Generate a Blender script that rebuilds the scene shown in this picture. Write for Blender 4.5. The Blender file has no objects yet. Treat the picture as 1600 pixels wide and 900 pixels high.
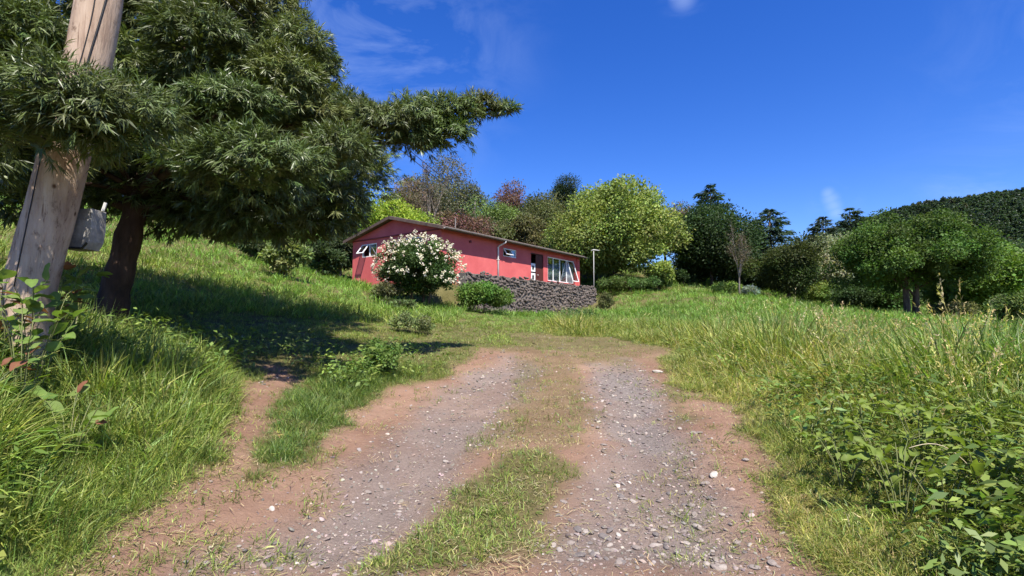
import bpy, math, random
import numpy as np
from mathutils import Vector, Matrix

# ------------------------------------------------------------------ camera, sky, sun, exposure
scene = bpy.context.scene
C = scene.collection
R = math.radians
CAMZ = 1.5
FPX = 800.0                      # focal length in pixels of a 1600 px wide picture
PITCH = math.atan(55.0 / FPX)
cam_data = bpy.data.cameras.new('camera')
cam_data.lens = 18.0; cam_data.sensor_width = 36.0
cam_data.clip_start = 0.05; cam_data.clip_end = 5000
cam = bpy.data.objects.new('camera', cam_data); C.objects.link(cam)
cam.location = (0, 0, CAMZ); cam.rotation_euler = (math.pi / 2 + PITCH, 0, 0)
scene.camera = cam

SUN_EL, SUN_AZ = R(58), R(22)     # azimuth measured to the right of straight behind the camera
sdir = Vector((math.sin(SUN_AZ) * math.cos(SUN_EL), -math.cos(SUN_AZ) * math.cos(SUN_EL), math.sin(SUN_EL)))
sun_data = bpy.data.lights.new('sun', 'SUN'); sun_data.energy = 5.0; sun_data.angle = R(0.53); sun_data.color = (1, .95, .86)
sun = bpy.data.objects.new('sun', sun_data); C.objects.link(sun)
sun.rotation_euler = sdir.to_track_quat('Z', 'Y').to_euler()

world = bpy.data.worlds.new('World'); scene.world = world; world.use_nodes = True
wn, wl = world.node_tree.nodes, world.node_tree.links
bg = wn['Background']
sky = wn.new('ShaderNodeTexSky'); sky.sky_type = 'NISHITA'; sky.sun_disc = False
sky.sun_elevation = SUN_EL; sky.sun_rotation = math.atan2(sdir.x, sdir.y)
sky.altitude = 300; sky.air_density = 1.0; sky.dust_density = .5; sky.ozone_density = 2.6
sat = wn.new('ShaderNodeHueSaturation'); sat.inputs['Saturation'].default_value = 1.36; sat.inputs['Hue'].default_value = .515; sat.inputs['Value'].default_value = 1.0
wl.new(sky.outputs[0], sat.inputs['Color'])
clr = wn.new('ShaderNodeMix'); clr.data_type = 'RGBA'; clr.blend_type = 'MULTIPLY'; clr.inputs[0].default_value = 1; clr.inputs[7].default_value = (.98, 1.12, 1.40, 1)
wl.new(sat.outputs[0], clr.inputs[6])
# thin cirrus streaks in a few parts of the sky
tc = wn.new('ShaderNodeTexCoord')
mp = wn.new('ShaderNodeMapping'); mp.inputs['Rotation'].default_value = (0, R(-20), R(25)); mp.inputs['Scale'].default_value = (2.2, 4.0, 5.0)
wl.new(tc.outputs['Generated'], mp.inputs[0])
cn = wn.new('ShaderNodeTexNoise'); cn.inputs['Scale'].default_value = 1.9; cn.inputs['Detail'].default_value = 8; cn.inputs['Roughness'].default_value = .62
cn.inputs['Distortion'].default_value = .8
wl.new(mp.outputs[0], cn.inputs['Vector'])
def cloud_patch(px, py, size, prev=None):
    u = (px - 800) / FPX; v = (450 - py) / FPX
    d = Vector((u, math.cos(PITCH) - v * math.sin(PITCH), math.sin(PITCH) + v * math.cos(PITCH))).normalized()
    dt = wn.new('ShaderNodeVectorMath'); dt.operation = 'DISTANCE'; wl.new(tc.outputs['Generated'], dt.inputs[0]); dt.inputs[1].default_value = d
    mr = wn.new('ShaderNodeMapRange'); mr.interpolation_type = 'SMOOTHSTEP'; mr.inputs[1].default_value = size; mr.inputs[2].default_value = 0; wl.new(dt.outputs['Value'], mr.inputs[0])
    if prev is None: return mr.outputs[0]
    m_ = wn.new('ShaderNodeMath'); m_.operation = 'MAXIMUM'; wl.new(prev, m_.inputs[0]); wl.new(mr.outputs[0], m_.inputs[1]); return m_.outputs[0]
cp = None
for c_ in ((600, 70, .34), (1303, 318, .05), (1068, -4, .05), (1520, 325, .1), (-500, 200, .5), (2300, 100, .5), (300, -900, .6)): cp = cloud_patch(*c_, cp)
c1 = wn.new('ShaderNodeMapRange'); c1.inputs[1].default_value = .45; c1.inputs[2].default_value = 1.45; wl.new(cn.outputs['Fac'], c1.inputs[0])
c0 = wn.new('ShaderNodeMath'); c0.operation = 'MULTIPLY'; wl.new(c1.outputs[0], c0.inputs[0]); wl.new(cp, c0.inputs[1])
w3 = None
for c_ in ((1294, 302, .014), (1298, 311, .018), (1302, 321, .018), (1306, 332, .016), (1068, -4, .03), (1058, -8, .02)): w3 = cloud_patch(*c_, w3)
cs = wn.new('ShaderNodeMath'); cs.operation = 'MULTIPLY'; wl.new(w3, cs.inputs[0]); wl.new(cn.outputs['Fac'], cs.inputs[1])
cs2 = wn.new('ShaderNodeMath'); cs2.operation = 'MULTIPLY'; cs2.inputs[1].default_value = .55; wl.new(cs.outputs[0], cs2.inputs[0]); cs = cs2
cr = wn.new('ShaderNodeMath'); cr.operation = 'MAXIMUM'; wl.new(c0.outputs[0], cr.inputs[0]); wl.new(cs.outputs[0], cr.inputs[1])
mx = wn.new('ShaderNodeMix'); mx.data_type = 'RGBA'
wl.new(cr.outputs[0], mx.inputs[0]); wl.new(clr.outputs[2], mx.inputs[6]); mx.inputs[7].default_value = (5.0, 6.2, 9.0, 1)
wl.new(mx.outputs[2], bg.inputs[0]); bg.inputs[1].default_value = .076

vs = scene.view_settings
vs.view_transform = 'Standard'; vs.look = 'None'; vs.gamma = 1; vs.exposure = 1.0; vs.use_curve_mapping = False
scene.cycles.use_denoising = True; scene.cycles.use_adaptive_sampling = True; scene.cycles.adaptive_threshold = .02
scene.cycles.max_bounces = 4; scene.cycles.diffuse_bounces = 2; scene.cycles.transmission_bounces = 4
scene.cycles.transparent_max_bounces = 8

random.seed(7)
rng = np.random.default_rng(11)

# ------------------------------------------------------------------ numeric helpers
def hash2(ix, iy, seed):
    n = (ix.astype(np.int64) * 374761393 + iy.astype(np.int64) * 668265263 + seed * 974711) & 0x7fffffff
    n = ((n ^ (n >> 13)) * 1274126177) & 0x7fffffff
    n = n ^ (n >> 16)
    return (n & 0xffff) / 65535.0
def vnoise(x, y, s=1.0, seed=0):
    x = np.asarray(x, float) / s + 1000.0; y = np.asarray(y, float) / s + 1000.0
    ix = np.floor(x); iy = np.floor(y); fx = x - ix; fy = y - iy
    fx = fx * fx * (3 - 2 * fx); fy = fy * fy * (3 - 2 * fy)
    a = hash2(ix, iy, seed); b = hash2(ix + 1, iy, seed); c = hash2(ix, iy + 1, seed); d = hash2(ix + 1, iy + 1, seed)
    return (a * (1 - fx) + b * fx) * (1 - fy) + (c * (1 - fx) + d * fx) * fy
def fbm(x, y, s=1.0, seed=0, o=4):
    t = 0; a = .5
    for k in range(o):
        t = t + a * vnoise(x, y, s / 2 ** k, seed + k); a *= .5
    return t
def sstep(a, b, x):
    t = np.clip((np.asarray(x, float) - a) / (b - a), 0, 1); return t * t * (3 - 2 * t)
def ray(px, py):
    u = (px - 800) / FPX; v = (450 - py) / FPX
    return np.array([u, math.cos(PITCH) - v * math.sin(PITCH), math.sin(PITCH) + v * math.cos(PITCH)])
def at(px, py, Y):
    d = ray(px, py); return Vector((d[0] * Y / d[1], Y, CAMZ + d[2] * Y / d[1]))

# ------------------------------------------------------------------ terrain height
HX = np.array([.593, .805]); HN = np.array([.805, -.593]); HY = -HN        # the house's axes
H0 = np.array([-3.12, 22.42]); HLEN, HDEP, FLOOR = 12.45, 6.3, 3.2
W0 = H0 + HN * 1.75                                                        # retaining wall line
CP = np.array([
 (0,-6,-.5),(0,-2,-.2),(-.2,0,0),(-.2,2,.2),(0,4,.44),(.3,8,.88),(1.2,12,1.25),(1.6,16,1.52),(1.7,20,1.65),(2.5,24,1.85),
 (-1.2,3,.33),(1.3,3,.33),(-1.6,6,.66),(1.8,6,.66),
 (-2.5,3,.66),(-3.6,3.6,1.06),(-5,4,1.32),(-3.2,6,.93),(-5.5,7,1.30),(-5,10,1.56),(-6.9,10,1.85),(-7.9,14,2.66),(-12.4,22,5.3),(-18.7,25,6.6),
 (-8,20,3.4),(-9,26.5,3.5),(-15,40,7.2),(-5,50,8.2),(5,50,7.6),(15,46,6),(-30,30,9),(-25,15,6.2),(-12,5,2.5),(-20,0,3),(-8,-6,.6),(-2.4,12,1.5),(-4.5,14,1.9),
 (-3.3,18,2.1),(-.8,18.5,1.8),(-5.5,20,2.8),
 (2.6,3,.5),(5,4,.66),(4,8,.85),(8,8,.72),(6,14,1.3),(10,14,1.1),(12.3,28,2.9),(18.5,24,1.75),(17.5,29,2.3),(20,20,1.4),(25,10,.4),(27,30,1.5),(36,25,1),
 (15,0,0),(10,-6,-.4),(40,60,4),(22,60,6),(60,40,3.5),(30,-10,-1),(7,22,2.0),(8,30,3.0),(4.5,27.5,2.1),(60,90,6),(20,90,9),(-20,90,11),(-60,60,14),(-60,10,11),(0,70,9.5)], float)
def _U(r2): return np.where(r2 > 1e-9, r2 * np.log(np.maximum(r2, 1e-9)), 0)
_n = len(CP)
_K = _U(((CP[:, None, :2] - CP[None, :, :2]) ** 2).sum(-1)) + np.eye(_n) * 1.2
_P = np.c_[np.ones(_n), CP[:, :2]]
_A = np.block([[_K, _P], [_P.T, np.zeros((3, 3))]])
_W = np.linalg.solve(_A, np.r_[CP[:, 2], 0, 0, 0])
def hbase(x, y):
    x = np.asarray(x, float); y = np.asarray(y, float)
    xc = np.clip(x, -65, 65); yc = np.clip(y, -12, 95)
    z = _W[_n] + _W[_n + 1] * xc + _W[_n + 2] * yc
    for k in range(_n):
        z = z + _W[k] * _U((xc - CP[k, 0]) ** 2 + (yc - CP[k, 1]) ** 2)
    return z
def H(x, y, fine=True):
    x = np.asarray(x, float); y = np.asarray(y, float)
    z = hbase(x, y)
    # terrace of the house behind its retaining wall
    rx = x - W0[0]; ry = y - W0[1]
    t = rx * HX[0] + ry * HX[1]; q = rx * HN[0] + ry * HN[1]
    plat = FLOOR - .12
    inside = sstep(.12, -.12, q) * sstep(-3.5, -.5, t) * sstep(14.5, 12, t) * sstep(-12.5, -9.0, q)
    z = z * (1 - inside) + plat * inside
    if fine:
        z = z + (fbm(x, y, 1.8, 3) - .47) * .10 + (fbm(x, y, .35, 9, 3) - .44) * .035
    return z
def Hs(x, y): return float(H(np.array([x]), np.array([y]))[0])
_ts = np.geomspace(1.2, 160, 500)
def gp(px, py):
    d = ray(px, py); P = d[None, :] * (_ts / d[1])[:, None]; P[:, 2] += CAMZ
    below = P[:, 2] < H(P[:, 0], P[:, 1], False)
    if not below.any(): return None
    return P[int(np.argmax(below))]
def polyw(pts): return np.array([gp(*p)[:2] for p in pts])
def sdf(poly, x, y):
    """signed distance to a polygon, negative inside"""
    x = np.asarray(x, float); y = np.asarray(y, float); d = np.full(x.shape, 1e9); ins = np.zeros(x.shape, bool)
    n = len(poly)
    for i in range(n):
        a = poly[i]; b = poly[(i + 1) % n]; e = b - a
        wx = x - a[0]; wy = y - a[1]
        t = np.clip((wx * e[0] + wy * e[1]) / max(e @ e, 1e-9), 0, 1)
        d = np.minimum(d, (wx - e[0] * t) ** 2 + (wy - e[1] * t) ** 2)
        if a[1] != b[1]:
            c = ((a[1] > y) != (b[1] > y)) & (x < (b[0] - a[0]) * (y - a[1]) / (b[1] - a[1]) + a[0]); ins ^= c
    d = np.sqrt(d); return np.where(ins, -d, d)

TRACK = polyw([(165,892),(300,775),(345,690),(380,625),(425,572),(470,590),(560,640),(600,612),(690,592),(735,556),(790,536),(840,523),(900,529),(970,524),
               (1012,560),(1058,602),(1130,635),(1175,710),(1200,790),(1262,892)])
TRACK = np.vstack([[TRACK[0] + (-1.0, -3.5)], TRACK, [TRACK[-1] + (.6, -3.5)]])
ISLA = polyw([(392,742),(425,660),(440,610),(500,585),(560,575),(660,585),(600,612),(550,640),(520,675),(460,728)])
ISLB = polyw([(560,900),(620,850),(720,775),(790,698),(860,705),(892,735),(860,800),(838,892)])
ISLC = polyw([(720,720),(800,630),(815,560),(850,530),(905,535),(900,600),(935,655),(900,700),(830,690)])
ISLD = polyw([(1045,640),(1040,590),(1070,610),(1085,650),(1060,660)])
GRVL = polyw([(330,892),(610,892),(700,770),(790,650),(845,580),(800,556),(700,600),(640,660),(560,730),(440,820)])
GRVR = polyw([(850,892),(1180,892),(1120,760),(1080,690),(1035,610),(980,560),(930,570),(925,640),(950,690),(900,770)])
def dirt_d(x, y): return sdf(TRACK, x, y) + (fbm(x, y, .5, 31) - .47) * .5 + (fbm(x, y, 1.4, 33) - .47) * 2.2 * sstep(7.0, 10.0, y)
def isl_d(poly, x, y): return sdf(poly, x, y) + (fbm(x, y, .3, 41) - .47) * .35

_H0 = H
def H(x, y, fine=True):
    """terrain with the two wheel ruts pressed into it and a rough crumbly track surface"""
    z = _H0(x, y, fine)
    if fine:
        x = np.asarray(x, float); y = np.asarray(y, float); near = (y > 1) & (y < 14) & (np.abs(x) < 6)
        if near.any():
            xn, yn = x[near], y[near]; on = sstep(.1, -.25, sdf(TRACK, xn, yn))
            rut = np.maximum(sstep(.1, -.35, sdf(GRVL, xn, yn)), sstep(.1, -.35, sdf(GRVR, xn, yn)))
            z = z.copy(); z[near] += on * (-.055 * rut + (fbm(xn, yn, .16, 19, 3) - .44) * .03)
    return z
# ------------------------------------------------------------------ mesh helpers
class MB:
    def __init__(s): s.v = []; s.f = []
    def add(s, vs_, fs):
        o = len(s.v); s.v += [tuple(p) for p in vs_]; s.f += [tuple(i + o for i in f) for f in fs]
    def box(s, a, b, M=None):
        x0, y0, z0 = a; x1, y1, z1 = b
        P = [Vector(p) for p in ((x0,y0,z0),(x1,y0,z0),(x1,y1,z0),(x0,y1,z0),(x0,y0,z1),(x1,y0,z1),(x1,y1,z1),(x0,y1,z1))]
        if M is not None: P = [M @ p for p in P]
        s.add(P, [(3,2,1,0),(4,5,6,7),(0,1,5,4),(1,2,6,5),(2,3,7,6),(3,0,4,7)])
    def tube(s, pts, rad, n=8, cap=True, jit=0):
        pts = [Vector(p) for p in pts]; o = len(s.v); m = len(pts); up = None
        for i, p in enumerate(pts):
            t = (pts[min(i + 1, m - 1)] - pts[max(i - 1, 0)]).normalized()
            if up is None: up = t.orthogonal().normalized()
            else:
                up = up - t * up.dot(t)
                up = up.normalized() if up.length > 1e-6 else t.orthogonal().normalized()
            w = t.cross(up); r = rad[i] if hasattr(rad, '__len__') else rad
            for k in range(n):
                a = 2 * math.pi * k / n; rr = r * (1 + random.uniform(-jit, jit))
                s.v.append(tuple(p + (up * math.cos(a) + w * math.sin(a)) * rr))
        for i in range(m - 1):
            for k in range(n):
                s.f.append((o + i*n + k, o + i*n + (k+1) % n, o + (i+1)*n + (k+1) % n, o + (i+1)*n + k))
        if cap:
            s.f.append(tuple(o + k for k in range(n))[::-1]); s.f.append(tuple(o + (m-1)*n + k for k in range(n)))
    def build(s, name, mat, parent=None, smooth=False):
        me = bpy.data.meshes.new(name); me.from_pydata(s.v, [], s.f); me.update()
        if smooth: me.polygons.foreach_set('use_smooth', [True] * len(me.polygons))
        return link(name, me, mat, parent)
def link(name, me, mat, parent=None):
    if mat is not None and len(me.materials) == 0: me.materials.append(mat)
    o = bpy.data.objects.new(name, me); C.objects.link(o)
    if parent is not None: o.parent = parent
    return o
def tag(o, label=None, cat=None, group=None, kind=None):
    if label: o['label'] = label
    if cat: o['category'] = cat
    if group: o['group'] = group
    if kind: o['kind'] = kind
    return o
def empty(name, loc=(0, 0, 0), rz=0):
    o = bpy.data.objects.new(name, None); C.objects.link(o); o.location = loc; o.rotation_euler = (0, 0, rz); o.empty_display_size = .2
    return o
def np_mesh(name, V, F, col=None):
    """V (n,3); F (m,k) all faces of k corners"""
    me = bpy.data.meshes.new(name); k = F.shape[1]
    me.vertices.add(len(V)); me.vertices.foreach_set('co', np.ascontiguousarray(V, np.float32).ravel())
    me.loops.add(F.size); me.loops.foreach_set('vertex_index', np.ascontiguousarray(F, np.int32).ravel())
    me.polygons.add(len(F)); me.polygons.foreach_set('loop_start', np.arange(0, F.size, k, dtype=np.int32))
    if col is not None:
        a = me.color_attributes.new('Col', 'FLOAT_COLOR', 'POINT')
        a.data.foreach_set('color', np.ascontiguousarray(np.c_[col, np.ones(len(col))], np.float32).ravel())
    me.update(calc_edges=True); return me
def unit(a): return a / np.maximum(np.linalg.norm(a, axis=-1, keepdims=True), 1e-9)
def leaf_arrays(P, D, N, L, W, Ccol, fold=.12):
    """diamond leaves: base, two sides a third of the way, tip"""
    D = unit(D); S = unit(np.cross(D, N)); N = np.cross(S, D); n = len(P)
    L = np.broadcast_to(np.asarray(L, float), (n,))[:, None]; W = np.broadcast_to(np.asarray(W, float), (n,))[:, None]
    mid = P + D * L * .45
    V = np.stack([P, mid + S * W * .5 + N * W * fold, P + D * L - N * L * .08, mid - S * W * .5 + N * W * fold], 1).reshape(-1, 3)
    F = np.arange(n * 4).reshape(n, 4)
    return V, F, np.repeat(Ccol, 4, 0)
def rdir(n): return unit(rng.normal(size=(n, 3)))
def jcol(base, n, v=.2, h=.12):
    b = np.asarray(base, float)[None, :]
    return np.clip(b * (1 + rng.normal(0, v, (n, 1))) * (1 + rng.normal(0, h, (n, 3))), .004, .95)

# ------------------------------------------------------------------ materials
def newmat(name):
    m = bpy.data.materials.new(name); m.use_nodes = True; nt = m.node_tree; nt.nodes.clear()
    out = nt.nodes.new('ShaderNodeOutputMaterial'); return m, nt, nt.nodes, nt.links, out
def leaf_mat(name, tr=.35, rough=.5, instancer=False, gain=1.0, spec=.35):
    m, nt, N, L, out = newmat(name)
    at_ = N.new('ShaderNodeAttribute'); at_.attribute_name = 'Col'; src = at_.outputs['Color']
    if instancer:
        ti = N.new('ShaderNodeAttribute'); ti.attribute_name = 'tint'; ti.attribute_type = 'INSTANCER'
        mu = N.new('ShaderNodeMix'); mu.data_type = 'RGBA'; mu.blend_type = 'MULTIPLY'; mu.inputs[0].default_value = 1
        L.new(src, mu.inputs[6]); L.new(ti.outputs['Color'], mu.inputs[7]); src = mu.outputs[2]
    p = N.new('ShaderNodeBsdfPrincipled'); p.inputs['Roughness'].default_value = rough; p.inputs['Specular IOR Level'].default_value = spec
    L.new(src, p.inputs['Base Color'])
    t = N.new('ShaderNodeBsdfTranslucent')
    g = N.new('ShaderNodeMix'); g.data_type = 'RGBA'; g.blend_type = 'MULTIPLY'; g.inputs[0].default_value = 1; g.inputs[7].default_value = (1.15, 1.25, .55, 1)
    L.new(src, g.inputs[6]); L.new(g.outputs[2], t.inputs['Color'])
    ms = N.new('ShaderNodeMixShader'); ms.inputs[0].default_value = tr
    L.new(p.outputs[0], ms.inputs[1]); L.new(t.outputs[0], ms.inputs[2]); L.new(ms.outputs[0], out.inputs[0])
    return m
def ramp_mat(name, cols, scale=5.0, detail=6, rough=.8, bump=.3, bscale=None, stretch=None, spec=.3, pos=(.3, .7), metallic=0):
    m, nt, N, L, out = newmat(name)
    tc_ = N.new('ShaderNodeTexCoord'); vec = tc_.outputs['Object']
    if stretch:
        mp_ = N.new('ShaderNodeMapping'); mp_.inputs['Scale'].default_value = stretch; L.new(vec, mp_.inputs[0]); vec = mp_.outputs[0]
    nz = N.new('ShaderNodeTexNoise'); nz.inputs['Scale'].default_value = scale; nz.inputs['Detail'].default_value = detail; nz.inputs['Roughness'].default_value = .65
    L.new(vec, nz.inputs['Vector'])
    rp = N.new('ShaderNodeValToRGB'); el = rp.color_ramp.elements
    el[0].position = pos[0]; el[1].position = pos[1]; el[0].color = (*cols[0], 1); el[1].color = (*cols[-1], 1)
    for k, c in enumerate(cols[1:-1]):
        e = el.new(pos[0] + (pos[1] - pos[0]) * (k + 1) / (len(cols) - 1)); e.color = (*c, 1)
    L.new(nz.outputs['Fac'], rp.inputs[0])
    p = N.new('ShaderNodeBsdfPrincipled'); p.inputs['Roughness'].default_value = rough; p.inputs['Specular IOR Level'].default_value = spec; p.inputs['Metallic'].default_value = metallic
    L.new(rp.outputs[0], p.inputs['Base Color'])
    if bump:
        n2 = N.new('ShaderNodeTexNoise'); n2.inputs['Scale'].default_value = bscale or scale * 3; n2.inputs['Detail'].default_value = 5; L.new(vec, n2.inputs['Vector'])
        b = N.new('ShaderNodeBump'); b.inputs['Strength'].default_value = bump; b.inputs['Distance'].default_value = .02
        L.new(n2.outputs['Fac'], b.inputs['Height']); L.new(b.outputs[0], p.inputs['Normal'])
    L.new(p.outputs[0], out.inputs[0]); return m
def plain(name, c, rough=.6, spec=.4): return ramp_mat(name, [tuple(x * .9 for x in c), tuple(min(1, x * 1.06) for x in c)], 3, 5, rough, .08, spec=spec)

M = {}
M['leaf'] = leaf_mat('leaf_tissue', .32, .6, spec=.18)
M['leaf_glossy'] = leaf_mat('narrow_leaf_tissue', .2, .42, spec=.4)
M['grass'] = leaf_mat('grass_blades', .33, .5, True)
M['big_leaf'] = leaf_mat('weed_leaf', .38, .55, spec=.2)
M['petal'] = leaf_mat('petals', .25, .6)
M['bark'] = ramp_mat('bark_brown', [(.045,.03,.022),(.10,.07,.05),(.16,.12,.09)], 9, 6, .9, .8, stretch=(1,1,.25))
M['bark_red'] = ramp_mat('bark_red_brown', [(.022,.013,.009),(.055,.030,.020),(.085,.050,.034)], 7, 6, .9, .9, stretch=(1,1,.3))
M['bark_grey'] = ramp_mat('bark_grey', [(.16,.13,.11),(.30,.26,.22)], 9, 6, .9, .5, stretch=(1,1,.3))
def pole_mat():
    m, nt, N, L, out = newmat('weathered_pole_wood'); tc_ = N.new('ShaderNodeTexCoord')
    def mapped(sc):
        q = N.new('ShaderNodeMapping'); q.inputs['Scale'].default_value = sc; L.new(tc_.outputs['Object'], q.inputs[0]); return q.outputs[0]
    def noise(v, s_, d, r=.6):
        n = N.new('ShaderNodeTexNoise'); n.inputs['Scale'].default_value = s_; n.inputs['Detail'].default_value = d; n.inputs['Roughness'].default_value = r; L.new(v, n.inputs['Vector']); return n.outputs['Fac']
    def ramp(f, st):
        r = N.new('ShaderNodeValToRGB'); el = r.color_ramp.elements
        while len(el) < len(st): el.new(.5)
        for e_, (p_, c_) in zip(el, st): e_.position = p_; e_.color = (*c_, 1)
        L.new(f, r.inputs[0]); return r.outputs[0]
    def mul(a, b):
        x = N.new('ShaderNodeMix'); x.data_type = 'RGBA'; x.blend_type = 'MULTIPLY'; x.inputs[0].default_value = 1; L.new(a, x.inputs[6]); L.new(b, x.inputs[7]); return x.outputs[2]
    base = ramp(noise(mapped((3, 3, .35)), 3.0, 9, .65), [(.3, (.25,.165,.12)), (.5, (.43,.32,.24)), (.68, (.54,.43,.335))])
    crack = ramp(noise(mapped((26, 26, .55)), 2.2, 6, .7), [(.34, (.42,.36,.32)), (.42, (1,1,1)), (1, (1,1,1))])
    blot = ramp(noise(mapped((5, 5, 3)), 2.4, 7, .7), [(.30, (.32,.26,.22)), (.44, (.95,.93,.9)), (.75, (1.08,1.06,1.04))])
    vo = N.new('ShaderNodeTexVoronoi'); vo.inputs['Scale'].default_value = 3.2; L.new(mapped((2.2, 2.2, 1.6)), vo.inputs['Vector'])
    knot = ramp(vo.outputs['Distance'], [(.05, (.22,.15,.11)), (.13, (1,1,1)), (1, (1,1,1))])
    p = N.new('ShaderNodeBsdfPrincipled'); p.inputs['Roughness'].default_value = .9; p.inputs['Specular IOR Level'].default_value = .15
    col = mul(mul(mul(base, crack), blot), knot); L.new(col, p.inputs['Base Color'])
    b = N.new('ShaderNodeBump'); b.inputs['Strength'].default_value = .8; b.inputs['Distance'].default_value = .012; L.new(noise(mapped((26, 26, .8)), 2.2, 6, .7), b.inputs['Height']); L.new(b.outputs[0], p.inputs['Normal'])
    L.new(p.outputs[0], out.inputs[0]); return m
M['pole'] = pole_mat()
M['black_cable'] = plain('black_cable', (.02,.018,.016), .5)
M['box_grey'] = ramp_mat('weathered_grey_box', [(.14,.13,.12),(.27,.255,.235),(.48,.46,.43)], 5, 8, .85, .4, pos=(.35,.72))
M['red_wall'] = ramp_mat('red_painted_wall', [(.49,.090,.088),(.56,.115,.110),(.62,.142,.132)], 1.1, 8, .75, .12, 30)
M['red_dark'] = ramp_mat('dark_red_trim', [(.16,.028,.03),(.22,.04,.042)], 4, 5, .6, .1)
M['roof'] = ramp_mat('roof_sheet', [(.10,.075,.06),(.17,.13,.105)], 3, 7, .7, .2)
M['fascia'] = ramp_mat('brown_fascia', [(.07,.045,.035),(.13,.09,.07)], 5, 6, .7, .2)
M['gutter'] = ramp_mat('grey_gutter', [(.16,.145,.13),(.26,.24,.22)], 3, 5, .5, .05)
M['white'] = plain('white_paint', (.78,.78,.76), .5)
M['offwhite'] = plain('white_plastic', (.70,.68,.64), .5)
M['door_wood'] = ramp_mat('dark_door_wood', [(.06,.018,.014),(.12,.035,.028)], 3, 6, .5, .2, stretch=(6,6,.4))
M['curtain'] = ramp_mat('curtain_cloth', [(.62,.62,.62),(.80,.79,.77)], 5, 4, .9, .1)
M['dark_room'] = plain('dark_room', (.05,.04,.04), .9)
M['stone'] = ramp_mat('wall_stone', [(.06,.047,.04),(.12,.096,.082),(.19,.156,.135)], 4, 8, .9, .5, 18)
M['mortar'] = ramp_mat('wall_mortar', [(.10,.085,.072),(.18,.155,.135)], 9, 6, .95, .6)
M['pebble'] = None
def glass_mat():
    m, nt, N, L, out = newmat('window_glass')
    g = N.new('ShaderNodeBsdfGlossy'); g.inputs['Roughness'].default_value = .03; g.inputs['Color'].default_value = (.9,.95,1,1)
    t = N.new('ShaderNodeBsdfTransparent'); t.inputs['Color'].default_value = (.75,.8,.8,1)
    lw_ = N.new('ShaderNodeLayerWeight'); lw_.inputs['Blend'].default_value = .25
    f = N.new('ShaderNodeMapRange'); f.inputs[3].default_value = .07; f.inputs[4].default_value = .75; L.new(lw_.outputs['Facing'], f.inputs[0])
    ms = N.new('ShaderNodeMixShader'); L.new(f.outputs[0], ms.inputs[0]); L.new(t.outputs[0], ms.inputs[1]); L.new(g.outputs[0], ms.inputs[2]); L.new(ms.outputs[0], out.inputs[0])
    return m
M['glass'] = glass_mat()
def pebble_mat():
    m, nt, N, L, out = newmat('pebble_stone')
    ti = N.new('ShaderNodeAttribute'); ti.attribute_name = 'tint'; ti.attribute_type = 'INSTANCER'
    tc_ = N.new('ShaderNodeTexCoord'); nz = N.new('ShaderNodeTexNoise'); nz.inputs['Scale'].default_value = 2.5; nz.inputs['Detail'].default_value = 6; L.new(tc_.outputs['Object'], nz.inputs['Vector'])
    rp = N.new('ShaderNodeValToRGB'); rp.color_ramp.elements[0].color = (.6,.6,.6,1); rp.color_ramp.elements[1].color = (1.25,1.22,1.2,1); L.new(nz.outputs['Fac'], rp.inputs[0])
    mu = N.new('ShaderNodeMix'); mu.data_type = 'RGBA'; mu.blend_type = 'MULTIPLY'; mu.inputs[0].default_value = 1
    L.new(rp.outputs[0], mu.inputs[6]); L.new(ti.outputs['Color'], mu.inputs[7])
    p = N.new('ShaderNodeBsdfPrincipled'); p.inputs['Roughness'].default_value = .85; L.new(mu.outputs[2], p.inputs['Base Color']); L.new(p.outputs[0], out.inputs[0]); return m
M['pebble'] = pebble_mat()
STONES = [ramp_mat('field_stone', c, 6, 6, .88, .3, 25) for c in
          ([(.16,.13,.112),(.27,.225,.195)], [(.23,.195,.165),(.36,.31,.27)], [(.10,.085,.078),(.18,.155,.142)], [(.33,.29,.25),(.48,.43,.37)])]

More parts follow.
